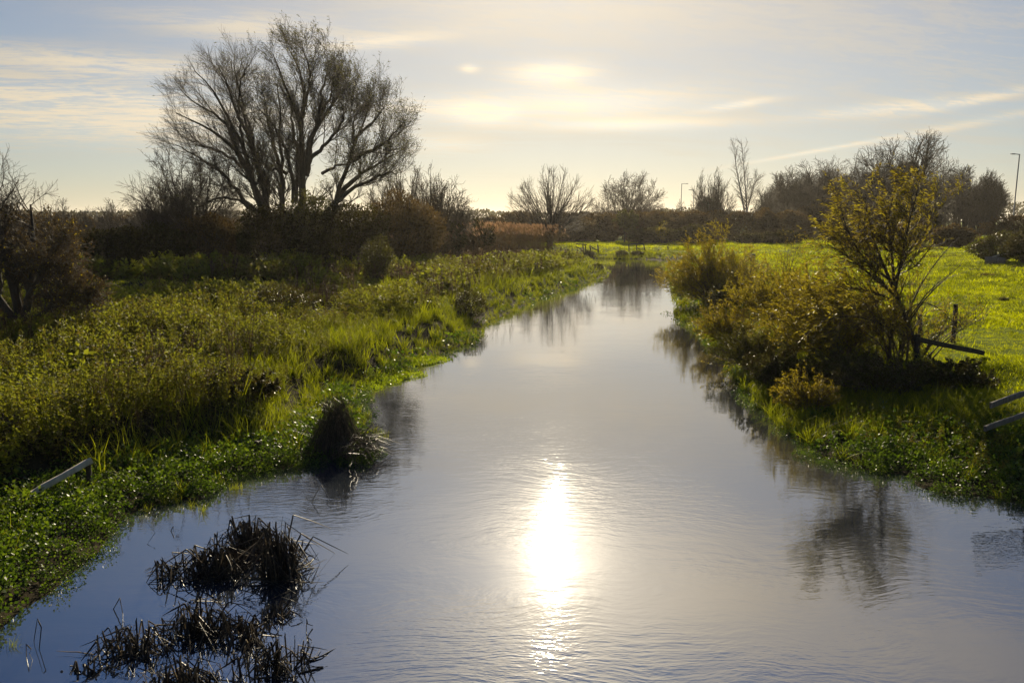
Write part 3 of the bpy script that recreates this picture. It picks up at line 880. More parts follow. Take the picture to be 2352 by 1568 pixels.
def bare_tree(name, label, x, y, H, W, seed, style='fan', cat='tree', group=None, mat=None, twig=None, trunk=.28, nl=22, n2=7, n3=6,
              r0=None, ivy=None, leaf=None, nleaf=0, lsize=.1, twr=.011, zb=None, lean=(0, 0), mesh_of=None, spread=48):
    rng = np.random.default_rng(seed)
    zb = gz(x, y) if zb is None else zb
    b = np.array([x, y, zb - .1])
    root = empty(name, b, label, cat, group)
    r0 = r0 or H * .026
    mat = mat or BARK; twig = twig or TWIG
    th = H * trunk
    top = b + np.array([lean[0], lean[1], th])
    env = (b + np.array([lean[0] * 1.5, lean[1] * 1.5, th * .55 + H * .5 - th * .0]), np.array([W / 2, W / 2, (H - th * .55) * .5 + .02]))
    env = (b + np.array([lean[0] * 1.5, lean[1] * 1.5, (th * .7 + H) / 2]), np.array([W / 2, W / 2, (H - th * .7) / 2]))
    if style == 'fan':           # a pollard: a stout bole and a fan of poles
        P0, R0 = lines([([b, (b + top) / 2 + rng.normal(0, .05, 3), top], r0 * 1.15, r0)], 6)
        P1, R1 = spawn(P0, R0, nl, .78, 1.0, spread, 22, (H, H), 8, rng, .05, (0, 0, .30), .24, .25, env, 0)
        P2, R2 = spawn(P1, R1, n2, .22, .95, 24, 8, (H * .16, H * .34), 6, rng, .07, (0, 0, .2), .5, .4, env, .4, twr)
        P3, R3 = spawn(P2, R2, n3, .2, 1, 26, 9, (H * .05, H * .14), 4, rng, .09, (0, 0, .1), .6, .5, None, .3, twr * .8)
        thick, thin = [(P0, R0, 8), (P1, R1, 5)], [(P2, R2, 3), (P3, R3, 3)]
    elif style == 'fork':        # a spreading crown of repeated forks
        P0, R0 = lines([([b, (b + top) / 2 + rng.normal(0, .08, 3), top], r0 * 1.2, r0 * .9)], 6)
        P1, R1 = spawn(P0, R0, nl, .60, 1.0, spread * .9, 24, (H, H), 9, rng, .11, (0, 0, .35), .42, .22, env, 0)
        P2, R2 = spawn(P1, R1, n2, .2, .95, 38, 12, (H * .2, H * .42), 7, rng, .13, (0, 0, .25), .55, .35, env, .35, twr)
        P3, R3 = spawn(P2, R2, n3, .15, 1, 38, 12, (H * .07, H * .17), 5, rng, .16, (0, 0, .12), .6, .5, None, .3, twr)
        P4, R4 = spawn(P3, R3, 3, .3, 1, 35, 12, (H * .03, H * .07), 3, rng, .12, (0, 0, .1), .7, .6, None, .2, twr * .8)
        thick, thin = [(P0, R0, 8), (P1, R1, 6)], [(P2, R2, 4), (P3, R3, 3), (P4, R4, 3)]
        P3 = P4
    else:                        # upright: many near vertical stems from the ground
        k = nl
        a = rng.random(k) * 6.283
        rad = np.sqrt(rng.random(k)) * W * .5
        sp = []
        for q in range(k):
            hx, hy = rad[q] * np.cos(a[q]), rad[q] * np.sin(a[q])
            hh = H * (1 - .45 * (rad[q] / (W * .5)) ** 2) * rng.uniform(.8, 1.0)
            p0 = b + np.array([hx * .35, hy * .35, 0])
            sp.append(([p0, p0 + np.array([hx * .25, hy * .25, hh * .4]), b + np.array([hx + lean[0], hy + lean[1], hh])], r0 * rng.uniform(.5, 1), twr))
        P0, R0 = lines(sp, 9)
        P1, R1 = spawn(P0, R0, n2, .25, .97, 26, 8, (H * .12, H * .28), 6, rng, .07, (0, 0, .35), .5, .3, None, .55, twr)
        P3, R3 = spawn(P1, R1, n3, .2, 1, 28, 10, (H * .04, H * .11), 4, rng, .1, (0, 0, .15), .6, .5, None, .3, twr * .8)
        thick, thin = [(P0, R0, 5)], [(P1, R1, 3), (P3, R3, 3)]
    mk('trunk', join([tubes(*a_) for a_ in thick]), mat, root, True)
    mk('crown', join([tubes(*a_) for a_ in thin]), twig, root, True)
    if ivy:
        # ivy climbing to the height ivy[0] with half width ivy[1]
        n = ivy[2]
        z = rng.random(n) ** .8 * ivy[0]
        a = rng.random(n) * 6.283
        prof = np.interp(z / ivy[0], [0, .25, .6, .85, 1], [.6, .75, .85, .85, .35])
        nz_ = .75 + .35 * np.sin(a * 3 + z * 1.7) * np.sin(z * 2.3 + a)
        rr_ = ivy[1] * prof * nz_ * np.sqrt(rng.uniform(.35, 1, n))
        pos = b + np.stack([rr_ * np.cos(a), rr_ * np.sin(a), z], 1)
        d = np.stack([np.cos(a), np.sin(a), rng.normal(-.2, .5, n)], 1) + rng.normal(0, .4, (n, 3))
        mk('ivy', leaves(pos, d, ivy[3] * rng.uniform(.6, 1.2, n), ivy[3] * .9, rng, rng.random(n), .15), IVY, root)
    if leaf is not None and nleaf:
        pos, d = on_twigs(P3, nleaf, rng)
        n = len(pos)
        dd = d * .5 + np.array([-.2, -.1, -.35]) + rng.normal(0, .45, (n, 3))
        mk('leaves', leaves(pos, dd, lsize * rng.uniform(.6, 1.3, n), lsize * .4, rng, rng.random(n)), leaf, root)
    return root

def bush(name, label, x, y, H, W, D, n, L, mat, seed, cat='bush', group=None, stems=26, twig=None, lump=.35, droop=0., zb=None, hollow=.45, lift=.0, aspect=.55, prof=1.0):
    """a rounded shrub: stems that fan from the root and many leaves in lumpy clumps"""
    rng = np.random.default_rng(seed)
    zb = gz(x, y) if zb is None else zb
    b = np.array([x, y, zb - .05])
    root = empty(name, b, label, cat, group)
    # lumps over the shrub
    q = 26
    la = rand_dirs(q, rng); la[:, 2] = np.abs(la[:, 2])
    lw = rng.uniform(.35, 1.0, q)
    def surface(d):
        c = d @ la.T
        return 1 - lump + lump * (np.exp(-(1 - c) * 9) * lw).max(1) * 1.25
    d = rand_dirs(n, rng)
    d[:, 2] = np.where((d[:, 2] < -.15) & (rng.random(n) < .35), -d[:, 2], d[:, 2])
    r = surface(d) * (hollow + (1 - hollow) * rng.random(n) ** .55)
    half = np.array([W / 2, D / 2, H * .62])
    cen = b + np.array([0, 0, H * .38])
    pos = cen + d * r[:, None] * half
    pos[:, 2] = np.where(pos[:, 2] < b[2], b[2] + rng.random(n) * H * .3, pos[:, 2])
    up = np.clip((pos[:, 2] - b[2]) / H, 0, 1.2)
    pos[:, 0] = b[0] + (pos[:, 0] - b[0]) * (prof + (1 - prof) * up)
    k = pos[:, 2] > b[2] + lift * H
    pos, d = pos[k], d[k]
    m = len(pos)
    dd = d * .6 + rng.normal(0, .6, (m, 3)) + np.array([0, 0, -droop])
    S = 0
    sp = []
    sd = rand_dirs(stems, rng); sd[:, 2] = np.abs(sd[:, 2]) * .9 + .25; sd = unit(sd)
    ends = cen + sd * half * surface(sd)[:, None] * rng.uniform(.85, 1.12, stems)[:, None]
    for e in ends:
        p0 = b + np.array([rng.normal(0, W * .05), rng.normal(0, D * .05), 0])
        mid = p0 + (e - p0) * .5 + np.array([0, 0, H * .08])
        sp.append(([p0, mid, e], .010 + H * .006, .004 + L * .03))
    P0, R0 = lines(sp, 7)
    P1, R1 = spawn(P0, R0, 6, .3, 1, 32, 12, (H * .12, H * .3), 5, rng, .12, (0, 0, .15), .6, .4, None, .3, .003 + L * .02)
    mk('stems', join([tubes(P0, R0, 4), tubes(P1, R1, 3)]), twig or TWIG, root, True)
    mk('foliage', leaves(pos, dd, L * rng.uniform(.55, 1.35, m), L * aspect, rng, np.clip(rng.normal(.45, .25, m), 0, 1)), mat, root)
    return root

def span(px0, px1, Y):
    return (px1 - px0) / F_PX * Y * 1.0

def top_z(py, Y):
    return far(CX, py, Y)[2]

# ---- the great crack willow, its limbs followed one by one
def great_willow():
    rng = np.random.default_rng(40)
    Y0 = 57.0
    def zp(X_, Y_):
        return ((600 + X_ / 1.4936) * .57422, (50 + Y_ / 1.4936) * .57422)
    LIMBS = [
        ([(720, 1400), (690, 1200), (625, 1050), (565, 890), (512, 790), (430, 700), (330, 650), (200, 590), (100, 535)], .42, .03, -2.0),
        ([(722, 1400), (672, 1150), (602, 950), (562, 760), (512, 680), (462, 560), (392, 440), (300, 340), (225, 255)], .40, .03, 1.5),
        ([(728, 1400), (692, 1100), (642, 900), (592, 720), (552, 620), (492, 500), (432, 330), (385, 215)], .40, .03, -1.5),
        ([(728, 1390), (684, 1000), (612, 760), (570, 640), (540, 480), (510, 330), (482, 150)], .34, .03, 3.0),
        ([(640, 1090), (600, 940), (500, 850), (400, 810), (250, 735), (95, 690)], .22, .025, 2.0),
        ([(690, 1230), (570, 1130), (450, 950), (330, 870), (220, 800), (60, 720)], .26, .025, -3.0),
        ([(600, 960), (490, 700), (400, 560), (300, 530), (190, 430), (150, 370)], .18, .02, 3.5),
        ([(560, 770), (530, 590), (535, 440), (560, 330), (545, 190)], .16, .02, -2.5),
        ([(640, 900), (600, 640), (560, 560), (470, 400), (330, 240)], .15, .02, 4.0),
        ([(700, 1280), (600, 1150), (480, 1090), (380, 1110), (250, 1180), (120, 1140)], .20, .02, -2.0),
        ([(795, 1370), (795, 1150), (782, 900), (742, 780), (702, 620), (690, 480), (640, 340)], .36, .03, 2.0),
        ([(800, 1370), (790, 1000), (786, 750), (778, 600), (768, 450), (745, 290)], .34, .03, -2.0),
        ([(860, 1130), (842, 900), (802, 760), (740, 640), (660, 560), (610, 480)], .24, .02, -3.0),
        ([(870, 1130), (880, 850), (862, 700), (850, 590), (830, 430), (800, 300)], .26, .02, 3.0),
        ([(900, 1370), (920, 960), (905, 700), (903, 560), (832, 480), (792, 380), (770, 250), (690, 130)], .50, .03, -1.0),
        ([(915, 1150), (908, 860), (905, 600), (928, 450), (900, 330), (850, 190), (775, 95)], .32, .025, 2.0),
        ([(930, 960), (960, 720), (990, 640), (1020, 560), (1030, 430), (1060, 300), (1075, 170)], .30, .025, -2.5),
        ([(940, 900), (970, 680), (1050, 590), (1120, 480), (1172, 380), (1215, 300)], .26, .025, 2.5),
        ([(905, 600), (950, 400), (960, 300), (920, 200), (900, 110)], .18, .02, -3.0),
        ([(950, 860), (1080, 740), (1130, 650), (1172, 560), (1215, 460)], .22, .02, -2.0),
        ([(1010, 590), (1080, 480), (1100, 360), (1130, 260)], .14, .02, 3.0),
        ([(1060, 1300), (1140, 1020), (1190, 870), (1212, 760), (1250, 690), (1282, 600), (1312, 500), (1345, 405)], .36, .03, 2.0),
        ([(1195, 870), (1290, 820), (1390, 772), (1450, 700), (1515, 600)], .22, .02, -2.0),
        ([(1120, 1080), (1240, 960), (1340, 900), (1432, 840), (1565, 760)], .26, .02, 1.0),
        ([(1090, 1140), (1250, 1020), (1400, 950), (1590, 920)], .24, .02, -3.0),
        ([(1030, 945), (1105, 900), (1180, 885), (1290, 790)], .16, .02, -3.0),
        ([(820, 950), (700, 900), (640, 850), (560, 830), (470, 760)], .17, .02, -2.0),
        ([(1215, 760), (1215, 640), (1240, 560), (1230, 470)], .15, .02, -1.0),
        ([(1250, 690), (1340, 620), (1390, 540), (1400, 470)], .14, .02, 2.0)]
    b = far(640, 640, Y0)
    zb = gz(b[0], Y0)
    root = empty('crack_willow', (b[0], Y0, zb), 'tall many stemmed bare willow that towers over everything on the left bank', 'tree')
    specs = []
    for pts, a, c, dy in LIMBS:
        pts = list(pts)
        (u0, v0), (u1, v1) = pts[-2], pts[-1]
        pts[-1] = (u0 + (u1 - u0) * .45, v0 + (v1 - v0) * .45)
        n = len(pts)
        Q = []
        for k, (u, v) in enumerate(pts):
            s = k / (n - 1)
            p = far(*zp(u, v + 62 * max(0, 1 - v / 1300)), Y0 + dy * s ** 1.3)
            Q.append(p)
        if pts[0][1] > 1290:
            Q.insert(0, np.array([Q[0][0] * .93 + b[0] * .07, Y0, zb - .1]))
        specs.append((Q, a * .80, c))
    P0, R0 = lines(specs, 16)
    P0[:, 1:-1] += rng.normal(0, .06, P0[:, 1:-1].shape)
    P1, R1 = spawn(P0, R0, 17, .28, .99, 31, 11, (1.4, 3.8), 8, rng, .10, (-.06, 0, .55), .32, .3, None, .42, .011)
    P2, R2 = spawn(P1, R1, 9, .12, .98, 30, 10, (.8, 2.0), 6, rng, .10, (-.10, 0, .40), .6, .45, None, .4, .0078)
    P3, R3 = spawn(P2, R2, 7, .15, 1, 28, 10, (.35, 1.0), 5, rng, .11, (-.16, 0, .25), .7, .6, None, .25, .0055)
    mk('trunk', tubes(P0, R0, 8), BARK, root, True)
    mk('crown', join([tubes(P1, R1, 4), tubes(P2, R2, 3), tubes(P3, R3, 3)]), TWIG, root, True)
    # the last narrow leaves, thickest on the right half and at the very top, blown to the left
    pos, d = on_twigs(P3, .75, rng, .4)
    w = sstep(pos[:, 0], b[0] - 3.5, b[0] + 4) * .9 + .08
    k = rng.random(len(pos)) < w
    pos, d = pos[k], d[k]
    n = len(pos)
    dd = d * .5 + np.array([-.65, -.1, -.1]) + rng.normal(0, .3, (n, 3))
    mk('leaves', leaves(pos, dd, rng.uniform(.12, .24, n), .045, rng, rng.random(n)), OLIVE_LEAF, root)
great_willow()

# ---- trees along the skyline
def tree_px(name, label, px, top, base_y, w_px, Y, seed, **kw):
    x = far(px, 560, Y)[0]
    zb = gz(x, Y)
    H = top_z(top, Y) - zb
    return bare_tree(name, label, x, Y, H, span(0, w_px, Y), seed, zb=zb, **kw)

tree_px('pollard_willow', 'bare pollard willow with a fan of poles standing alone behind the reeds', 1264, 392, 572, 200, 98, 51, style='fan', trunk=.30, nl=46, n2=10, n3=7, r0=.36, twr=.016, mat=BARK_GREY, twig=TWIG_RED)
tree_px('bare_tree', 'round bare tree rising behind the far hedge and the small yellow tree', 1437, 398, 540, 150, 150, 52, style='fork', trunk=.22, nl=26, n2=13, n3=8, r0=.28, twr=.026, spread=60, twig=TWIG_RED)
tree_px('ivy_clad_trees', 'bare tree clump with tall ivy covered stems beside the lamp post', 1627, 383, 560, 108, 135, 53, style='upright', nl=40, n2=13, n3=7, r0=.18, twr=.020, ivy=(7.2, 2.3, 5200, .38))
tree_px('small_bare_tree', 'small bare oval tree poking above the far wood', 1803, 388, 540, 62, 160, 54, style='fork', trunk=.42, nl=14, n2=9, n3=7, r0=.2, twr=.024, spread=40)
for i, (px, tp, w) in enumerate([(1870, 368, 120), (1935, 356, 130), (1990, 372, 90)]):
    tree_px('bare_tree', ['broad bare tree on the left edge of the ivy tree group', 'tall bare tree of crooked boughs between its neighbours and the ivy tree', 'bare tree crowding against the ivy clad trunk'][i],
            px, tp, 560, w, 128 + 3 * i, 60 + i, style='fork', trunk=.30, nl=16, n2=10, n3=7, r0=.26, twr=.022, spread=50)
tree_px('ivy_tree', 'big spreading bare tree with a thick ivy covered trunk above the meadow', 2072, 308, 560, 205, 115, 64, style='fork', trunk=.44, nl=20, n2=11, n3=7, r0=.48, twr=.026, spread=60, ivy=(11.2, 2.3, 6500, .40))
tree_px('bare_tree', 'wide bare tree leaning out right of the ivy tree', 2125, 345, 560, 118, 118, 65, style='fork', trunk=.30, nl=14, n2=10, n3=7, r0=.26, twr=.020, spread=50)

def birch():
    rng = np.random.default_rng(66)
    Y = 125
    b = far(1727, 560, Y); zb = gz(b[0], Y)
    root = empty('birch_tree', (b[0], Y, zb), 'slender pale stemmed birch with two feathery tops', 'tree')
    sp = [([(b[0], Y, zb - .1), far(1711, 500, Y), far(1706, 460, Y), far(1693, 400, Y), far(1684, 335, Y)], .20, .02),
          ([(b[0] + .2, Y + .3, zb - .1), far(1716, 500, Y + .6), far(1714, 460, Y + .8), far(1710, 400, Y + 1), far(1704, 332, Y + 1)], .18, .02),
          ([far(1712, 505, Y), far(1722, 460, Y - .5), far(1736, 410, Y - 1)], .10, .02)]
    P0, R0 = lines(sp, 10)
    P1, R1 = spawn(P0, R0, 34, .30, .99, 32, 9, (1.6, 3.4), 7, rng, .08, (0, 0, .35), .4, .3, None, .5, .016)
    P2, R2 = spawn(P1, R1, 9, .2, 1, 28, 9, (.5, 1.3), 5, rng, .1, (-.05, 0, -.1), .6, .5, None, .3, .013)
    mk('trunk', tubes(P0, R0, 6), BIRCH_BARK, root, True)
    mk('crown', join([tubes(P1, R1, 3), tubes(P2, R2, 3)]), TWIG_RED, root, True)
birch()

def copy_thing(src, loc, label=None, rz=0., sc=1.):
    r = src.copy(); C.objects.link(r)
    r.location = loc; r.rotation_euler = (0, 0, rz); r.scale = (sc, sc, sc)
    if label: r['label'] = label
    for ch in list(src.children):
        c = ch.copy(); C.objects.link(c); c.parent = r
    return r

# the far wood on the right: thin bare trunks in a row, two kinds copied
rw = np.random.default_rng(70)
WG = 'bare trees of the far wood'
protos = [bare_tree('wood_tree', 'thin bare tree in the dark far wood beyond the meadow', far(1765, 540, 165)[0], 165, 10.2, 5.0, 71, style='upright', nl=14, n2=11, n3=7, r0=.16, twr=.028, group=WG),
          bare_tree('wood_tree', 'thin bare tree in the dark far wood beyond the meadow', far(1845, 540, 168)[0], 168, 11.0, 4.4, 72, style='fork', trunk=.45, nl=14, n2=10, n3=7, r0=.18, twr=.028, spread=36, group=WG)]
wood = [(1748, .85), (1782, .95), (1800, .9), (1822, 1.0), (1862, 1.0), (1885, 1.08), (1908, 1.0), (1930, 1.1), (1958, 1.1), (1982, 1.1), (2010, 1.12), (2030, 1.0),
        (2095, .95), (2122, 1.0), (2150, 1.05), (2168, 1.12), (2184, 1.15), (2200, 1.2), (2218, 1.15), (2148, 1.0), (1760, 1.0), (1792, 1.1), (1815, 1.15), (1850, 1.15), (1875, 1.2), (1898, 1.2), (1920, 1.2), (1945, 1.15), (1970, 1.2), (1995, 1.2), (2020, 1.2), (2075, 1.1), (2240, 1.1), (2275, 1.0)]
for i, (px, s) in enumerate(wood):
    Yw = 158 + rw.uniform(0, 26)
    x = far(px, 540, Yw)[0]
    copy_thing(protos[i % 2], (x, Yw, gz(x, Yw) - .1), None, rw.uniform(0, 6.28), s)
tree_px('leafless_tree', 'dense dark rounded bare tree at the right end of the far wood', 2256, 393, 560, 78, 150, 74, style='upright', nl=85, n2=14, n3=7, r0=.16, twr=.030, leaf=DARK_LEAF, nleaf=.35, lsize=.3)
tree_px('leafless_tree', 'dark bare twin stemmed tree left of the rounded tree at the wood end', 2215, 402, 560, 60, 153, 75, style='upright', nl=34, n2=12, n3=7, r0=.16, twr=.026)
tree_px('thin_sapling', 'wispy bare sapling on the rough bank near the tall right lamp post', 2312, 452, 545, 40, 100, 76, style='upright', nl=5, n2=7, n3=4, r0=.06, twr=.012)

# small yellow trees in front of the hedge
def leafy_tree(name, label, px, top, w_px, Y, seed, leaf, n, L, trunk=.3, r0=.08, **kw):
    x = far(px, 560, Y)[0]; zb = gz(x, Y)
    H = top_z(top, Y) - zb
    return bare_tree(name, label, x, Y, H, span(0, w_px, Y), seed, style='fork', trunk=trunk, nl=10, n2=6, n3=5, r0=r0, twr=.012, zb=zb, leaf=leaf, nleaf=n, lsize=L, spread=36, **kw)
leafy_tree('small_willow', 'small round yellow green tree in front of the far hedge', 1434, 486, 66, 117, 77, OLIVE_LEAF, 9, .30, .30, .10)
leafy_tree('thin_sapling', 'thin yellowish sapling by the far bank fence', 1521, 508, 22, 112, 78, YELLOW_LEAF, 1.2, .2, .35, .04)
tree_px('bare_tree', 'bare rounded tree at the right end of the left hand thicket', 1040, 396, 585, 84, 72, 79, style='fork', trunk=.32, nl=14, n2=10, n3=7, r0=.17, twr=.014, spread=48)
for i, (px, tp, w, Y) in enumerate([(925, 362, 175, 66), (985, 380, 130, 69)]):
    tree_px('thicket_tree', ['bushy bare many stemmed tree just right of the great willow', 'upright bare many stemmed tree beside the rounded tree'][i], px, tp, 600, w, Y, 80 + i, style='upright', nl=40, n2=13, n3=7, r0=.12, twr=.013, leaf=BROWN_LEAF, nleaf=.8, lsize=.14)
tree_px('thicket_tree', 'dark tangled bare tree under the left limbs of the great willow', 450, 345, 610, 260, 58, 83, style='fork', trunk=.2, nl=34, n2=11, n3=8, r0=.20, twr=.012, spread=60)
tree_px('thicket_tree', 'low bare tree at the far left foot of the great willow', 385, 400, 620, 150, 60, 84, style='upright', nl=44, n2=12, n3=7, r0=.11, twr=.012)
for i, (px, tp, w, Y) in enumerate([(258, 452, 50, 92), (312, 462, 74, 84), (205, 478, 60, 95)]):
    tree_px('bare_tree', ['slim bare tree on the skyline left of the willow', 'small spreading bare tree on the skyline next to the willow', 'low bare tree on the skyline above the black bush'][i], px, tp, 560, w, Y, 86 + i, style='fork', trunk=.3, nl=14, n2=9, n3=7, r0=.13, twr=.015, spread=44)

for i, (px, tp, w, Y) in enumerate([(20, 440, 90, 80), (165, 462, 80, 82), (345, 438, 80, 74), (1112, 470, 60, 108), (1335, 478, 60, 128), (1528, 474, 80, 130), (1575, 462, 60, 138), (1765, 425, 80, 140)]):
    tree_px('bare_tree', ['wispy bare tree on the skyline behind the hawthorn', 'bare twiggy tree between the hawthorn and the black bush', 'bare tree rising over the left end of the thicket', 'little bare tree above the black bush end of the thicket',
                          'little bare tree between the pollard and the round tree', 'low bare tree in the hedge right of the yellow green tree', 'bare tree against the left side of the ivy covered clump', 'bare tree just right of the birch'][i], px, tp, 560, w, Y, 280 + i, style='fork', trunk=.25, nl=14, n2=9, n3=7, r0=.13, twr=.015, spread=50)

# ---- the dark thicket at the foot of the willow
def bush_px(name, label, px, top, base, w_px, seed, n, L, mat, Y=None, dep=.8, **kw):
    if Y is None:
        p = on(px, base)
        Y = p[1]; x = p[0]
    else:
        x = far(px, base, Y)[0]
    zb = gz(x, Y)
    H = top_z(top, Y) - zb
    W_ = span(0, w_px, Y)
    return bush(name, label, x, Y, H, W_, W_ * dep, n, L, mat, seed, zb=zb, **kw)

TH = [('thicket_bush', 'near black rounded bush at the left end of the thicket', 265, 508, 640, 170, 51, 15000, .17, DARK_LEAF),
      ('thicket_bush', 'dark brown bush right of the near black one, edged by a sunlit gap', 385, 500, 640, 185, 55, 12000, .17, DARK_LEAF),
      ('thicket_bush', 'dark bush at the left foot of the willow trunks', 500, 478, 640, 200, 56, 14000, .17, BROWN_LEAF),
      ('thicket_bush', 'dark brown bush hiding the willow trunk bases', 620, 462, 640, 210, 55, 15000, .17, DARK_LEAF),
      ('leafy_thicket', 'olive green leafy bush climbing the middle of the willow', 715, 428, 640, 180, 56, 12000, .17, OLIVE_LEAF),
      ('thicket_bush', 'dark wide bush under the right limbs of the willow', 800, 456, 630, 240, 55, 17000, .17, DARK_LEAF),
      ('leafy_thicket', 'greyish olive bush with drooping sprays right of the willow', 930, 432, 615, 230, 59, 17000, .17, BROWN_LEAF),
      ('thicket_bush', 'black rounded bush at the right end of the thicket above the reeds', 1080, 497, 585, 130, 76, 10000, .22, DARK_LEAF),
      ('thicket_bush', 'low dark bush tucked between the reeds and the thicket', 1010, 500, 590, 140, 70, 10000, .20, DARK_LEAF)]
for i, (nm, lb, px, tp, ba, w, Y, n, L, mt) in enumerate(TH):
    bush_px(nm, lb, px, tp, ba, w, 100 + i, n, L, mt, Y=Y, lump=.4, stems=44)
bush_px('twiggy_bush', 'round twiggy grey green bush standing before the thicket', 868, 532, 655, 118, 111, 5200, .10, OLIVE_LEAF, stems=60, hollow=.2, lift=.22, prof=.55)
bush_px('bramble_mound', 'dark glossy bramble mound among the herbs of the left bank', 628, 642, 742, 235, 112, 7500, .085, BRAMBLE_LEAF, dep=.6, lump=.5)
bush_px('dark_shrub', 'small reddish dark shrub at the left water edge', 1078, 655, 728, 92, 113, 3800, .07, BRAMBLE_LEAF, dep=.9)
bush_px('dark_shrub', 'low dark bramble clump below the twiggy bush', 850, 655, 705, 130, 114, 3500, .08, BRAMBLE_LEAF, dep=.6)

# ---- the hedge closing the meadow
hg = 'shrubs of the far hedgerow'
hp = [bush('hedgerow_shrub', 'brownish twiggy shrub of the long hedgerow closing the far field', far(1190, 560, 122)[0], 122, 5.3, 9.0, 4.5, 8000, .30, BROWN_LEAF, 120, 'shrub', hg, stems=34),
      bush('hedgerow_shrub', 'brownish twiggy shrub of the long hedgerow closing the far field', far(1300, 560, 121)[0], 121, 5.0, 10.0, 4.5, 8000, .30, BROWN_LEAF, 121, 'shrub', hg, stems=34)]
for i, (px, s) in enumerate([(1130, .85), (1240, .8), (1345, 1.0), (1395, 1.0), (1462, .98), (1500, 1.05), (1545, 1.0), (1590, 1.05), (1645, 1.0), (1700, 1.0), (1755, 1.05), (1810, 1.0), (1870, 1.1), (1930, 1.1), (1990, 1.1), (2050, 1.1), (2110, 1.05), (1100, .8)]):
    Yh = 119 + rw.uniform(0, 8)
    x = far(px, 560, Yh)[0]
    copy_thing(hp[i % 2], (x, Yh, gz(x, Yh) - .05), None, rw.uniform(0, 6.28), s)
for i, (px, s) in enumerate([(-130, 1.0), (-60, .95), (10, 1.0), (75, .95), (140, .92), (200, .95), (262, .9), (320, .97), (380, .95), (440, 1.0), (500, .95), (570, 1.0), (640, .95), (710, 1.0), (780, .95), (850, 1.0), (920, .95), (985, 1.0), (1045, .9)]):
    Yh = 98 + rw.uniform(0, 8)
    x = far(px, 560, Yh)[0]
    copy_thing(hp[i % 2], (x, Yh, gz(x, Yh) - .05), None, rw.uniform(0, 6.28), s * .98)
DK = [(1500, 520, 560, 150, 114), (1590, 515, 562, 100, 113), (1735, 535, 572, 110, 108), (1800, 530, 572, 110, 105)]
for i, (px, tp, ba, w, Y) in enumerate(DK):
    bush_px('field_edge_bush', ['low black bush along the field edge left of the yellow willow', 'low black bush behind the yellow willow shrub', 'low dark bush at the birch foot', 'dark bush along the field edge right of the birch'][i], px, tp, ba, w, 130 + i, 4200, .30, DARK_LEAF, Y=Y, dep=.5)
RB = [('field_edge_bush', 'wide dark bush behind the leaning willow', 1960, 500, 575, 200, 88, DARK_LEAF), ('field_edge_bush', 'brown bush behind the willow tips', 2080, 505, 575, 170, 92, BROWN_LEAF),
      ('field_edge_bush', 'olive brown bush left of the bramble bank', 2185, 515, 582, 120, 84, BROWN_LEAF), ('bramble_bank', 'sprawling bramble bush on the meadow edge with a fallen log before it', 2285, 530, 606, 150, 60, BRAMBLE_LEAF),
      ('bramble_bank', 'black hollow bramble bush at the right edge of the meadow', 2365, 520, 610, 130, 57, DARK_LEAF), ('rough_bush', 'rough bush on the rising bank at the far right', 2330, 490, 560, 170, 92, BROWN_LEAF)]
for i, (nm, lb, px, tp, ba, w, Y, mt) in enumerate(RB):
    bush_px(nm, lb, px, tp, ba, w, 140 + i, 6000, .17 if Y < 70 else .26, mt, Y=Y, dep=.6, lump=.45)

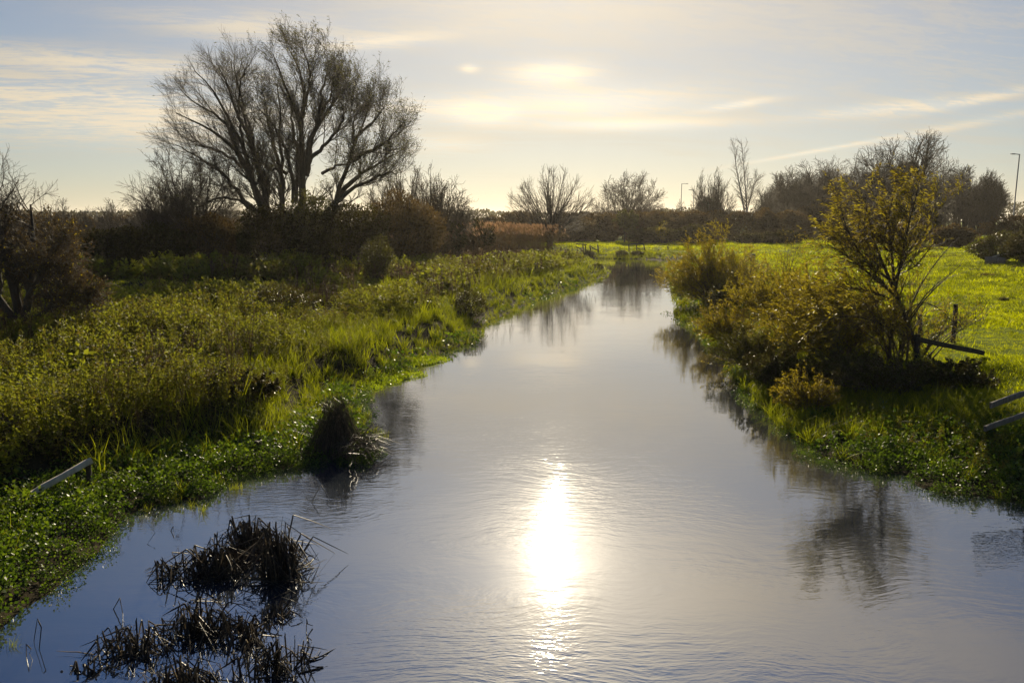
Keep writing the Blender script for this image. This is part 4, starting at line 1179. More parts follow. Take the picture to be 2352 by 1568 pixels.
# ---- hawthorn at the left edge of the picture
def hawthorn():
    rng = np.random.default_rng(150)
    b = on(52, 768)
    root = empty('hawthorn_tree', b - np.array([0, 0, .1]), 'dark low hawthorn with forked trunk and few yellow leaves at the left edge', 'tree')
    Y = b[1]
    f = lambda px, py, dy=0: far(px, py, Y + dy)
    sp = [([b - [0, 0, .1], f(48, 720), f(30, 660), f(0, 560), f(-10, 440)], .17, .03), ([b - [.1, 0, .1], f(62, 715), f(75, 640), f(80, 560, .5), f(70, 470, .8)], .15, .03),
          ([b - [0, 0, .1], f(35, 735), f(-30, 650, -.5), f(-90, 520, -.8)], .15, .03), ([f(60, 735), f(100, 722, -.3), f(125, 700, -.5), f(128, 670, -.6), f(150, 610, -.8)], .09, .02),
          ([f(128, 690, -.5), f(160, 692, -.6), f(190, 680, -.8)], .05, .015), ([f(60, 690), f(100, 620, -.6), f(150, 540, -1)], .09, .02), ([f(20, 740), f(-40, 720), f(-90, 680)], .10, .02)]
    P0, R0 = lines(sp, 9)
    env = (f(45, 590) + [0, 0, .0], np.array([2.35, 2.0, 2.75]))
    P1, R1 = spawn(P0, R0, 20, .25, 1, 48, 15, (1.0, 2.2), 7, rng, .14, (0, 0, .3), .5, .3, env, .3, .008)
    P2, R2 = spawn(P1, R1, 10, .15, 1, 40, 14, (.4, 1.0), 5, rng, .16, (0, 0, .15), .6, .5, None, .3, .006)
    P3, R3 = spawn(P2, R2, 5, .2, 1, 40, 14, (.12, .4), 4, rng, .15, (0, 0, .05), .7, .6, None, .3, .0045)
    mk('trunk', tubes(P0, R0, 7), BARK, root, True)
    mk('crown', join([tubes(P1, R1, 4), tubes(P2, R2, 3), tubes(P3, R3, 3)]), TWIG, root, True)
    pos, d = on_twigs(P3, 2.8, rng, .2)
    k = (pos[:, 2] < b[2] + 4.2)
    pos, d = pos[k], d[k]
    n = len(pos)
    mk('leaves', leaves(pos, d * .4 + rng.normal(0, .6, (n, 3)) + [0, 0, -.3], rng.uniform(.04, .075, n), .04, rng, np.clip(rng.random(n) ** 2, 0, 1)), BROWN_LEAF, root)
    pos, d = on_twigs(P3, .12, rng, .5)
    k = (pos[:, 2] < b[2] + 4.0)
    pos, d = pos[k], d[k]; n = len(pos)
    mk('yellow_leaves', leaves(pos, d + rng.normal(0, .5, (n, 3)), rng.uniform(.06, .09, n), .05, rng, rng.random(n)), YELLOW_LEAF, root)
hawthorn()
tree_px('bare_tree', 'bare small tree with clinging seed tufts behind the hawthorn', 118, 424, 600, 100, 36, 152, style='upright', nl=12, n2=9, n3=6, r0=.06, twr=.007, leaf=BROWN_LEAF, nleaf=.25, lsize=.10)
bush_px('thicket_bush', 'brown bush filling the gap right of the hawthorn', 120, 500, 640, 150, 153, 6000, .10, BROWN_LEAF, Y=38)

# ---- yellow willow shrub at the waterside and the leaning willow with its neighbours
def spray_shrub(name, label, px, base, top, spread_px, seed, n0, leafmat, nleaf, L, lean=(0, 0), cat='shrub', dep=.8, twr=.006, wind=(-.35, 0, -.05), zshift=0, asp=.24, n1=9, n2=6):
    """a willow shrub: whippy stems from one stool, each with side shoots carrying narrow leaves"""
    rng = np.random.default_rng(seed)
    b = on(px, base)
    b[2] += zshift
    Y = b[1]
    root = empty(name, b - np.array([0, 0, .06]), label, cat)
    H = top_z(top, Y) - b[2]
    W_ = span(0, spread_px, Y)
    sp = []
    for q in range(n0):
        a = rng.random() * 6.283
        rad = math.sqrt(rng.random())
        hx, hy = rad * math.cos(a) * W_ / 2 + lean[0], rad * math.sin(a) * W_ / 2 * dep + lean[1]
        hh = H * (1 - .5 * rad ** 2) * rng.uniform(.5, 1.08)
        p0 = b + np.array([rng.normal(0, .12), rng.normal(0, .12), -.05])
        sp.append(([p0, p0 + np.array([hx * .38, hy * .38, hh * .55]), b + np.array([hx, hy, hh])], .012 + .006 * H * rng.random(), twr * .8))
    P0, R0 = lines(sp, 9)
    P1, R1 = spawn(P0, R0, n1, .2, .98, 34, 12, (H * .16, H * .36), 6, rng, .10, (wind[0] * .6, 0, .3), .55, .5, None, .4, twr * .8)
    P2, R2 = spawn(P1, R1, n2, .15, 1, 32, 12, (H * .05, H * .16), 4, rng, .12, (wind[0], 0, .1), .7, .6, None, .3, twr * .6)
    mk('stems', join([tubes(P0, R0, 5), tubes(P1, R1, 3), tubes(P2, R2, 3)]), TWIG_RED, root, True)
    pos, d = on_twigs(P2, nleaf, rng, .05)
    n = len(pos)
    dd = d * .7 + np.array(wind) + rng.normal(0, .38, (n, 3))
    mk('leaves', leaves(pos, dd, L * rng.uniform(.6, 1.3, n), L * asp, rng, np.clip(rng.normal(.45, .25, n), 0, 1)), leafmat, root)
    return root
spray_shrub('yellow_willow_shrub', 'bright yellow leafy willow shrub at the bend of the right bank', 1632, 700, 530, 225, 160, 70, YELLOW_LEAF, 8, .12, twr=.007)
spray_shrub('willow_shrub', 'thin dull willow shoots just right of the yellow shrub', 1700, 700, 575, 90, 161, 18, ORANGE_LEAF, 3.5, .10)
bush_px('dark_shrub', 'dark shadowed shrub at the foot of the yellow willow shrub', 1662, 650, 715, 105, 162, 6500, .065, BRAMBLE_LEAF, dep=.9)
spray_shrub('willow_shrub', 'orange brown willow shrub between the yellow shrub and the leaning willow', 1820, 770, 600, 290, 163, 64, ORANGE_LEAF, 7, .105, (-.3, 0))
spray_shrub('willow_shrub', 'brownish willow shrub in front of the leaning willow by the water', 1930, 835, 600, 330, 164, 70, ORANGE_LEAF, 7, .095, (-.3, 0))
spray_shrub('willow_shrub', 'low willow shrub drooping over the water edge', 1740, 850, 745, 170, 165, 44, OLIVE_LEAF, 9, .075, (-.3, 0))
spray_shrub('dark_shrub', 'reddish black shrub overhanging the water on the right bank', 1795, 895, 790, 170, 166, 60, BRAMBLE_LEAF, 9, .06, (-.1, -.1), asp=.5)
spray_shrub('bramble_mound', 'broad dark bramble below the broken fence post', 2030, 900, 815, 300, 167, 60, BRAMBLE_LEAF, 6, .06, (0, 0), asp=.55)
spray_shrub('bramble_mound', 'dark bramble spilling left of the leaning willow foot', 1925, 890, 800, 230, 172, 48, BRAMBLE_LEAF, 6, .06, (0, 0), asp=.55)
spray_shrub('bramble_mound', 'dark bramble under the fallen rail on the right bank', 2185, 895, 825, 210, 168, 56, BRAMBLE_LEAF, 7, .06, (0, 0), asp=.55)
spray_shrub('willow_shrub', 'sparse upright willow shoots with few leaves over the meadow edge', 1795, 700, 520, 120, 169, 9, YELLOW_LEAF, 2.0, .10, (.2, 0))

spray_shrub('willow_shrub', 'see through willow shoots rising around the leaning trunk', 2060, 842, 560, 330, 173, 20, ORANGE_LEAF, 2.6, .10, (-.25, 0), dep=.5)
spray_shrub('willow_shrub', 'thin willow shoots leaning right of the leaning trunk towards the meadow', 2125, 830, 640, 190, 174, 9, ORANGE_LEAF, 1.2, .10, (.45, 0), dep=.4)

for i, (px, tp, ba, w, lab) in enumerate([(945, 690, 738, 110, 'low dark bramble hump left of the small post'),
                                            (330, 820, 905, 170, 'dark brown bramble tangle in the middle of the left bank herbs'), (1010, 640, 690, 120, 'brownish bramble hump before the reeds'), (560, 850, 930, 150, 'shadowy bramble hump above the near cress')]):
    spray_shrub('bramble_mound', lab, px, ba - 12, tp, w * 1.25, 180 + i, 42, BRAMBLE_LEAF, 6, .075 if ba > 760 else .10, (0, 0), asp=.5, dep=.7)

spray_shrub('willow_shrub', 'low yellow green willow scrub between the reddish black shrub and the yellow shrub', 1672, 790, 690, 170, 175, 40, YELLOW_LEAF, 4, .085, (-.2, 0), dep=.6)
spray_shrub('willow_shrub', 'loose yellow green scrub at the water edge below the leaning willow', 1850, 950, 850, 190, 176, 36, ORANGE_LEAF, 4, .07, (-.2, -.1), dep=.6)

def leaning_willow():
    rng = np.random.default_rng(170)
    b = on(2112, 838)
    Y = b[1]
    root = empty('leaning_willow', b - np.array([0, 0, .08]), 'small leaning willow with windswept orange brown leaves on the right bank', 'tree')
    f = lambda px, py, dy=0.: far(px, py, Y + dy)
    sp = [([b - [0, 0, .08], f(2100, 780), f(2080, 735), f(2068, 700), f(2052, 660, .2)], .085, .05),
          ([f(2052, 662, .2), f(2030, 610, .4), f(2000, 540, .6), f(1985, 450, .8)], .05, .01), ([f(2055, 668, .2), f(2070, 600, -.2), f(2085, 520, -.4), f(2110, 430, -.6)], .05, .01),
          ([f(2060, 680), f(2010, 640, -.4), f(1950, 590, -.8), f(1900, 560, -1.0)], .045, .01), ([f(2070, 700), f(2000, 665, .4), f(1930, 660, .8), f(1870, 680, 1)], .04, .01),
          ([f(2056, 662, .2), f(2046, 570, .1), f(2040, 480, 0), f(2058, 425, 0)], .045, .01), ([f(2050, 655, .2), f(2090, 570, .5), f(2140, 500, 1.), f(2170, 440, 1.2)], .04, .01),
          ([f(2085, 745), f(2120, 690, -.3), f(2170, 640, -.6), f(2208, 608, -.8)], .028, .006), ([f(2080, 735), f(2110, 660, .3), f(2150, 600, .5), f(2205, 540, .7)], .028, .006),
          ([f(2075, 725), f(2105, 690, .1), f(2150, 700, .2), f(2195, 745, .3)], .02, .006), ([f(2082, 740), f(2130, 670, -.6), f(2185, 625, -1)], .022, .006),
          ([f(2040, 640, .2), f(1985, 600, 0), f(1940, 520, -.2), f(1930, 470, -.3)], .04, .01), ([f(2095, 780), f(2040, 750, -.4), f(1960, 720, -.8), f(1890, 735, -1)], .03, .008)]
    P0, R0 = lines(sp, 10)
    leafy = np.array([1, 2, 3, 4, 5, 6, 11, 12])
    barez = np.array([7, 8, 9, 10])
    P1, R1 = spawn(P0[leafy], R0[leafy], 22, .15, 1, 40, 15, (.5, 1.6), 7, rng, .10, (-.35, 0, .35), .5, .5, None, .35, .0055)
    P2, R2 = spawn(P1, R1, 15, .12, 1, 36, 14, (.2, .6), 5, rng, .10, (-.4, 0, .1), .7, .6, None, .3, .004)
    Pb, Rb = spawn(P0[barez], R0[barez], 8, .2, 1, 24, 8, (.4, .9), 5, rng, .07, (.25, 0, .2), .5, .4, None, .4, .005)
    mk('trunk', tubes(P0, R0, 7), BARK, root, True)
    mk('crown', join([tubes(P1, R1, 3), tubes(P2, R2, 3), tubes(Pb, Rb, 3)]), TWIG_RED, root, True)
    pos, d = on_twigs(P2, 3.6, rng, .05)
    n = len(pos)
    dd = d * .7 + np.array([-.45, 0, -.30]) + rng.normal(0, .28, (n, 3))
    mk('leaves', leaves(pos, dd, .11 * rng.uniform(.6, 1.35, n), .022, rng, np.clip(rng.normal(.45, .28, n), 0, 1)), ORANGE_LEAF, root)
leaning_willow()

def water_twig():
    rng = np.random.default_rng(171)
    b = at(1690, 838, .25)
    root = empty('overhanging_twig', b, 'leafy willow twigs stretching out low over the river on the right', 'twig')
    Y = b[1]
    sp = [([b, far(1655, 838, Y - .1), far(1612, 828, Y - .2)], .007, .003), ([b, far(1660, 822, Y), far(1628, 812, Y)], .006, .003), ([b, far(1668, 850, Y - .2), far(1640, 862, Y - .3)], .006, .003)]
    P0, R0 = lines(sp, 8)
    mk('stems', tubes(P0, R0, 4), TWIG_RED, root, True)
    pos, d = on_twigs(P0, 26, rng, .1)
    n = len(pos)
    mk('leaves', leaves(pos, d * .4 + np.array([-.2, 0, -.5]) + rng.normal(0, .3, (n, 3)), rng.uniform(.07, .12, n), .022, rng, rng.random(n)), ORANGE_LEAF, root)
water_twig()
# ------------------------------------------------------------------ dead sedge in the water, tussock, posts, rails, lamps
DEAD = leaf_mat('dead_sedge', [(.026, .020, .013), (.068, .050, .031), (.15, .115, .07)], .20, (1.1, 1., .7), .45, .35, .2, 2.0)
TUSS = leaf_mat('tussock_sedge', [(.036, .027, .017), (.090, .066, .042), (.18, .14, .09)], .28, (1.1, 1., .7), .45, .4, .2, 2.0)
DRY = leaf_mat('dry_sedge', [(.035, .026, .016), (.075, .055, .032), (.16, .125, .08)], .25, (1.1, 1., .7), .4, .5, .2, 2.0)

def strips(P, Wd, rng, tint):
    """flat leaves folded along centre lines P (N,K,3) with widths Wd (N,K): a shallow V section of real thickness"""
    N, K, _ = P.shape
    T = np.empty_like(P)
    T[:, 1:-1] = P[:, 2:] - P[:, :-2]; T[:, 0] = P[:, 1] - P[:, 0]; T[:, -1] = P[:, -1] - P[:, -2]
    T = unit(T)
    s = unit(np.cross(T, np.repeat(rand_dirs(N, rng)[:, None], K, 1)))
    nn = np.cross(T, s)
    h = Wd[..., None] * .5
    V = np.stack([P + s * h, P + nn * h * .35, P - s * h, P - nn * h * .12], 2)
    idx = np.arange(N * K * 4).reshape(N, K, 4)
    i0, i1 = idx[:, :-1], idx[:, 1:]
    Fq = np.stack([i0, np.roll(i0, -1, 2), np.roll(i1, -1, 2), i1], -1).reshape(-1, 4)
    return V.reshape(-1, 3), Fq, np.repeat(tint, K * 4)

def kinked(base, L, az_, lean, kink, az2, drop, rng, W):
    """leaves that rise from the water, snap at a kink and fall back; lean and drop in radians from upright"""
    n = len(base)
    d1 = np.stack([np.sin(lean) * np.cos(az_), np.sin(lean) * np.sin(az_), np.cos(lean)], 1)
    d2 = np.stack([np.sin(drop) * np.cos(az2), np.sin(drop) * np.sin(az2), np.cos(drop)], 1)
    k = base + d1 * (L * kink)[:, None]
    e = k + d2 * (L * (1 - kink))[:, None]
    m1 = (base + k) / 2 + rng.normal(0, .004, (n, 3))
    m2 = (k + e) / 2 + rng.normal(0, .005, (n, 3))
    eps = .015
    P = np.stack([base, m1, k - d1 * eps * L[:, None], k, k + d2 * eps * L[:, None], m2, e], 1)
    Wd = W[:, None] * np.array([.9, 1.0, .9, .8, .85, .75, .25])
    return strips(P, Wd, rng, np.clip(rng.random(n) ** 2.2, 0, 1))

def dead_clump(label, px, py, rx, ry, H, n, seed, up=.35, W=.021, mat=DEAD, name='dead_sedge_clump', group=None, flat=.25):
    """a clump of blackened broken sedge: px,py its middle on the water, rx,ry its half size in metres"""
    rng = np.random.default_rng(seed)
    c = at(px, py, 0)
    root = empty(name, (c[0], c[1], 0), label, 'dead sedge', group)
    a, r = rng.random(n) * 6.283, rng.random(n) ** .7
    base = np.stack([c[0] + rx * r * np.cos(a), c[1] + ry * r * np.sin(a), np.full(n, -.06)], 1)
    out_ = a + rng.normal(0, 1.5, n)
    kind = rng.random(n)
    L = H * rng.uniform(.55, 1.25, n) * (1.15 - .45 * r)
    lean = np.where(kind < up, np.abs(rng.normal(.12, .12, n)), np.abs(rng.normal(.42, .28, n)))
    kink = np.where(kind < up * .6, .9, rng.uniform(.38, .62, n))
    drop = np.where(kind < up * .6, lean + .3, rng.uniform(1.9, 2.75, n))
    L = np.where(kind < up * .6, L * .85, L * 1.45)
    g1 = kinked(base, L, out_, lean, kink, out_ + rng.normal(0, .9, n), drop, rng, W * rng.uniform(.6, 1.25, n))
    parts_ = [g1]
    mk('standing_leaves', g1, mat, root)
    q = int(n * flat)
    a, r = rng.random(q) * 6.283, rng.random(q) ** .5 * 1.15
    b2 = np.stack([c[0] + rx * r * np.cos(a), c[1] + ry * r * np.sin(a), rng.uniform(.0, .03, q)], 1)
    g2 = kinked(b2, H * rng.uniform(.5, 1.1, q), rng.random(q) * 6.283, rng.uniform(1.3, 1.6, q), rng.uniform(.3, .7, q), rng.random(q) * 6.283, rng.uniform(1.5, 1.75, q), rng, W * rng.uniform(.6, 1.1, q))
    mk('floating_leaves', g2, mat, root)
    return root

dead_clump('round topped black clump of dead sedge, farthest from the bridge', 575, 1262, .26, .22, .58, 190, 201, .50)
dead_clump('black broken dead sedge clump left of the round topped one', 508, 1312, .30, .24, .58, 180, 202, .40)
dead_clump('tall upright black dead sedge clump nearest mid river', 642, 1318, .20, .28, .80, 200, 203, .80)
dead_clump('sprawling fan of bent dead leaves at the left rim of the sedge island', 425, 1318, .36, .24, .46, 60, 204, .12)
dead_clump('tangled black dead sedge below the sedge island', 455, 1450, .34, .22, .48, 130, 205, .22)
dead_clump('low jumble of broken dead sedge at the left end of the drift', 315, 1492, .42, .20, .42, 90, 206, .10)
dead_clump('loose scatter of snapped sedge between the two tangles', 545, 1462, .40, .26, .38, 60, 207, .12)
dead_clump('dead sedge tangle with green cress at the bottom edge', 420, 1580, .34, .20, .42, 110, 208, .3)
dead_clump('dark upright sedge stubs leaning right near the bottom edge', 640, 1530, .30, .20, .46, 60, 209, .6)
dead_clump('small dark knot of snapped sedge beside the stubs', 572, 1478, .10, .10, .34, 30, 210, .4)
dead_clump('trailing dead sedge reaching down from the tall clump', 625, 1415, .16, .26, .30, 44, 211, .25)
dead_clump('thin line of stranded dead leaves at the lower left of the drift', 215, 1540, .34, .06, .20, 26, 212, .05)
dead_clump('long bent dark stems sweeping left from the stubs', 565, 1560, .34, .12, .5, 20, 213, .1)

def bent_reed(label, pts, W=.016):
    """one dead stem bent to an angle, standing in the water: pixels of its foot, knee and tip"""
    rng = np.random.default_rng(len(label))
    b = at(*pts[0], 0)
    Y = b[1]
    root = None
    P = [b - np.array([0, 0, .05])] + [far(u, v, Y + .06 * k) for k, (u, v) in enumerate(pts[1:])]
    Q = np.concatenate([np.linspace(P[k], P[k + 1], 4)[:-1] for k in range(len(P) - 1)] + [P[-1][None]])
    g_ = strips(Q[None], np.full((1, len(Q)), W), rng, np.array([.15]))
    o = mk('bent_reed', g_, DEAD)
    return tag(o, label, 'dead reed')
bent_reed('tall narrow dead reed folded in a loop near the left frame edge', [(88, 1490), (95, 1440), (86, 1420), (78, 1470), (80, 1496)])
bent_reed('short folded dead reed left of the tall loop', [(60, 1510), (60, 1478), (72, 1490), (62, 1512)])
bent_reed('small dead reed folded to a triangle above the left tangle', [(283, 1408), (275, 1372), (268, 1385), (258, 1402), (282, 1405)], .013)
bent_reed('thin dead reed bent like a gable below the tussock', [(742, 1158), (760, 1150), (738, 1113), (716, 1150)], .010)
bent_reed('thin dead stem standing near the gable shaped reed', [(790, 1140), (794, 1118), (788, 1092)], .010)
bent_reed('thin dead stem leaning over the water by the green sedge', [(362, 1222), (334, 1195), (350, 1178)], .012)
bent_reed('little dead reed standing in open water left of the sedge island', [(398, 1222), (398, 1208), (392, 1220)], .012)
bent_reed('dead reed stub standing in open water right of the stubs', [(703, 1452), (704, 1420), (706, 1432), (718, 1436)], .016)
bent_reed('tiny folded dead reed close to the stub in open water', [(712, 1478), (706, 1462), (716, 1470)], .012)

def tussock():
    """the heap of dead sedge on the left shore"""
    rng = np.random.default_rng(220)
    c = at(778, 1040, 0)
    root = empty('sedge_tussock', (c[0], c[1], 0), 'tall pointed heap of dry dead sedge jutting from the left shore', 'dead sedge')
    n = 640
    a, r = rng.random(n) * 6.283, rng.random(n) ** .6
    base = np.stack([c[0] - .08 + .72 * r * np.cos(a), c[1] + .55 * r * np.sin(a), np.full(n, -.03)], 1)
    apex = np.array([c[0] - .02, c[1], 1.12])
    L = np.linalg.norm(apex - base, axis=1) * (.35 + .8 * rng.random(n) ** 1.3)
    to = unit(apex - base + rng.normal(0, .14, (n, 3)))
    lean = np.arccos(np.clip(to[:, 2], -1, 1)); azz = np.arctan2(to[:, 1], to[:, 0])
    g_ = kinked(base, L, azz, lean, np.full(n, .8), azz + rng.normal(0, 1.2, n), lean + np.abs(rng.normal(.1, .5, n)), rng, .014 * rng.uniform(.6, 1.2, n))
    mk('standing_leaves', g_, TUSS, root)
    n = 240
    a = rng.uniform(-2.9, 1.2, n)
    base = np.stack([c[0] + .25 + .4 * rng.random(n), c[1] - .1 + rng.normal(0, .25, n), rng.uniform(.02, .30, n)], 1)
    g_ = kinked(base, rng.uniform(.35, .85, n), a, rng.uniform(.7, 1.4, n), rng.uniform(.3, .6, n), a + rng.normal(0, .5, n), rng.uniform(1.6, 2.2, n), rng, .015 * rng.uniform(.6, 1.2, n))
    mk('fallen_leaves', g_, DRY, root)
    n = 14
    a = math.pi + rng.normal(0, .5, n)
    base = np.stack([c[0] - .3 * rng.random(n), c[1] + rng.normal(0, .2, n), rng.uniform(.2, .45, n)], 1)
    g_ = kinked(base, rng.uniform(.8, 1.5, n), a, rng.uniform(.9, 1.3, n), rng.uniform(.5, .7, n), a, rng.uniform(1.5, 1.9, n), rng, np.full(n, .007))
    mk('arching_leaves', g_, TUSS, root)
tussock()

# ---- timber
WOOD = bark_mat('weathered_wood', (.09, .078, .062), (.22, .195, .155), 14.0, .85, .25, .5)
WOOD_PALE = bark_mat('pale_weathered_wood', (.34, .30, .23), (.62, .55, .44), 12.0, .8, .3, .5)
WOOD_DARK = bark_mat('dark_wet_wood', (.022, .018, .014), (.055, .046, .035), 12.0, .8, .3, .5)

def beam(p0, p1, w, h, rng, seg=6, jag=.012, taper=1.0):
    """a sawn or split timber with slightly uneven edges and chamfered corners, from p0 to p1"""
    p0, p1 = np.asarray(p0, float), np.asarray(p1, float)
    T = unit((p1 - p0)[None])[0]
    ref = np.array([0, 0, 1.]) if abs(T[2]) < .8 else np.array([0, 1., 0])
    U = unit(np.cross(T, ref)[None])[0]
    W_ = np.cross(U, T)
    c = .18
    prof = np.array([(-1, -1 + c), (-1, 1 - c), (-1 + c, 1), (1 - c, 1), (1, 1 - c), (1, -1 + c), (1 - c, -1), (-1 + c, -1)]) * .5
    V, Fq = [], []
    for k in range(seg + 1):
        t = k / seg
        s = 1 + (taper - 1) * t
        o = p0 + (p1 - p0) * t + U * rng.normal(0, jag * .4) + W_ * rng.normal(0, jag * .4)
        for (a, b) in prof:
            V.append(o + U * (a * w * s + rng.normal(0, jag * .25)) + W_ * (b * h * s + rng.normal(0, jag * .25)))
    for k in range(seg):
        for q in range(8):
            Fq.append((k * 8 + q, k * 8 + (q + 1) % 8, k * 8 + 8 + (q + 1) % 8, k * 8 + 8 + q))
    for o, sgn in ((0, 1), (seg * 8, -1)):
        f = [(o, o + 1, o + 2, o + 3), (o, o + 3, o + 4, o + 7), (o + 4, o + 5, o + 6, o + 7)]
        Fq += [x[::sgn] for x in f]
    return np.array(V), np.array(Fq), np.full(len(V), .5)

RT = np.random.default_rng(300)
def post(label, foot, top, w, mat=None, name='fence_post', d=None, group=None):
    """a post given by the pixels of its foot and top"""
    b = on(*foot)
    t = far(top[0], top[1], b[1])
    o = mk(name, beam(b - np.array([0, 0, .25]), t, w, d or w, RT, 6, .01, .92), mat or WOOD_DARK)
    return tag(o, label, 'fence post', group)

post('tall square fence post alone in the sunlit meadow', (2189, 788), (2196, 698), .11)
post('shorter leaning fence post near the leaning willow', (2117, 768), (2112, 722), .11)
post('slim fence post behind the willow shrubs', (1992, 735), (1986, 660), .10)
post('fence post half hidden by the yellow shrub shoots', (1760, 668), (1751, 622), .13)
post('second thin fence post in the line by the yellow shrub', (1736, 690), (1731, 645), .12)
post('fence post in the line nearest the yellow shrub top', (1692, 640), (1688, 600), .13)
post('short pale post standing in the open meadow', (1729, 599), (1729, 583), .42, WOOD, 'meadow_post', .36)
post('little post standing in the lush grass of the left bank', (970, 730), (969, 708), .10)
def stump():
    b = at(592, 1052, 0)
    t = far(592, 1012, b[1])
    tag(mk('wooden_stump', beam(b - [0, 0, .4], t, .14, .13, RT, 5, .02, .85), WOOD_DARK), 'dark rotten post stump in the cress left of the tussock', 'post stump')
stump()

# broken fence by the leaning willow
def broken_fence():
    b = on(2107, 850)
    Y = b[1]
    root = empty('broken_fence', b, 'broken dark fence post with one fallen rail beside the leaning willow', 'fence')
    mk('post', beam(b - np.array([0, 0, .3]), far(2107, 768, Y), .12, .12, RT, 6, .012, .95), WOOD_DARK, root)
    e = on(2258, 820)
    mk('rail', beam(far(2100, 778, Y - .09), np.array([e[0], e[1], e[2] + .12]), .07, .13, RT, 8, .012), WOOD_DARK, root)
broken_fence()

# near rails
def near_fence(name, label, rails, posts_, mat):
    c = rails[0][0]
    root = empty(name, c, label, 'fence')
    for p0, p1, w, h in rails:
        mk('rail', beam(p0, p1, w, h, RT, 10, .010), mat, root)
    for p0, p1, w in posts_:
        mk('post', beam(p0, p1, w, w, RT, 5, .012), WOOD_DARK, root)
near_fence('rail_fence', 'slim silvery rail slanting down through the near left cress', [(at(72, 1134, .36), at(211, 1056, .70), .055, .10)],
           [(at(196, 1064, .62) + [0, .10, -1.0], at(196, 1064, .62) + [0, .07, 0], .07)], WOOD_PALE)
p_a, p_b = at(2276, 931, 1.45), at(2400, 886, 1.62)
p_c, p_d = at(2262, 984, 1.05), at(2400, 935, 1.22)
p_b2, p_d2 = p_a + (p_b - p_a) * 2.2, p_c + (p_d - p_c) * 2.2
near_fence('rail_fence', 'two grey wooden rails of a fence entering at the right edge', [(p_a, p_b2, .045, .105), (p_c, p_d2, .045, .095)],
           [(np.array([p_b[0] + .05, p_b[1] + .08, -.2 + gz(p_b[0], p_b[1])]), p_b + np.array([.05, .08, .12]), .10)], WOOD)

# cattle drinking bay fences on the far bank
def far_fence(label, posts_, rails, Y):
    P_ = lambda q, dy=0: far(*q, Y + dy)
    b = P_(posts_[0][0])
    root = empty('bank_fence', (b[0], Y, gz(b[0], Y)), label, 'fence')
    for f, t in posts_:
        p = P_(f); p[2] = gz(p[0], Y) - .2
        mk('post', beam(p, P_(t), .13, .13, RT, 4, .015), WOOD_DARK, root)
    for a, c in rails:
        mk('rail', beam(P_(a, -.12), P_(c, -.12), .08, .12, RT, 5, .012), WOOD_DARK, root)
far_fence('broken wooden fence group on the far bank left of the bush pair', [((1340, 580), (1339, 559)), ((1345, 582), (1344, 560)), ((1357, 580), (1355, 562)), ((1375, 584), (1373, 562))],
          [((1322, 566), (1336, 573)), ((1322, 560), (1348, 562)), ((1357, 567), (1376, 577))], 98)
far_fence('wooden fence with a brace on the far bank above the dark bushes', [((1445, 582), (1444, 562)), ((1463, 582), (1462, 562)), ((1482, 584), (1478, 560))],
          [((1449, 560), (1478, 560)), ((1464, 569), (1483, 583))], 98)
far_fence('leaning short fence remains on the far bank near the sapling', [((1508, 586), (1513, 573)), ((1535, 580), (1534, 566))], [((1513, 577), (1522, 583))], 97)
bush_px('dark_shrub', 'small dark bush overhanging the far bank, left of a pair', 1428, 573, 588, 32, 240, 1200, .13, BRAMBLE_LEAF, Y=95.2, dep=.8)
bush_px('dark_shrub', 'small dark bush overhanging the far bank, right of a pair', 1464, 575, 588, 36, 241, 1200, .13, BRAMBLE_LEAF, Y=95.2, dep=.8)
bush_px('dark_shrub', 'little dark bush by the far fence posts', 1352, 574, 586, 34, 242, 1000, .16, OLIVE_LEAF, Y=96.5, dep=.8)
bush_px('dark_shrub', 'rounded dark sedge bush at the tip of the left bank', 1372, 604, 622, 34, 243, 900, .12, BRAMBLE_LEAF, dep=.8)

def log():
    b = on(2283, 606)
    root = empty('fallen_log', b, 'fallen log lying in the grass before the bramble bush', 'log')
    e0, e1 = on(2262, 607), on(2308, 607)
    P_, R_ = lines([([e0 + [0, 0, .25], (e0 + e1) / 2 + [0, .1, .3], e1 + [0, 0, .22]], .32, .26)], 8)
    mk('trunk', tubes(P_, R_, 10), WOOD, root, True)
    P_, R_ = lines([([e0 + [.2, 0, .4], e0 + [1.0, 0, .75], e0 + [1.9, .2, .78]], .07, .03)], 6)
    mk('branch', tubes(P_, R_, 6), WOOD_PALE, root, True)
log()

# rough dark tufts in the meadow
def meadow_tufts():
    rng = np.random.default_rng(250)
    for i, (px, py, w, lab) in enumerate([(2150, 592, 62, 'wide dark tussock in the meadow before the bramble bank'), (2195, 590, 40, 'dark tussock close to the bramble bank edge'), (2243, 622, 36, 'dark rush tuft at the right of the meadow'),
                                         (2265, 634, 44, 'low dark rush tuft below its neighbour at the right of the meadow'), (2338, 614, 30, 'dark tuft at the right frame edge of the meadow'), (1838, 572, 50, 'faint dark tuft at the far field edge'),
                                         (2060, 575, 44, 'dark tuft behind the bare willow shoots'), (2125, 645, 30, 'little dark tuft in the middle of the meadow'), (2305, 690, 24, 'small dark tuft on the near sunlit slope')]):
        b = on(px, py)
        s = span(0, w, b[1]) / 2
        n = 320
        p = b + np.stack([rng.normal(0, s * .45, n), rng.normal(0, s * .35, n), np.full(n, -.03)], 1)
        d = unit(np.stack([rng.normal(0, .3, n), rng.normal(0, .3, n), np.ones(n)], 1))
        g_ = blades(p, d, rng.uniform(.15, .5, n) * min(1.2, .5 + s * .35), .03, rng.uniform(.1, .9, n), rng, rng.random(n))
        tag(mk('rush_tuft', g_, OLIVE_LEAF if i % 3 else BROWN_LEAF), lab, 'grass tuft', 'dark tufts in the meadow')
meadow_tufts()

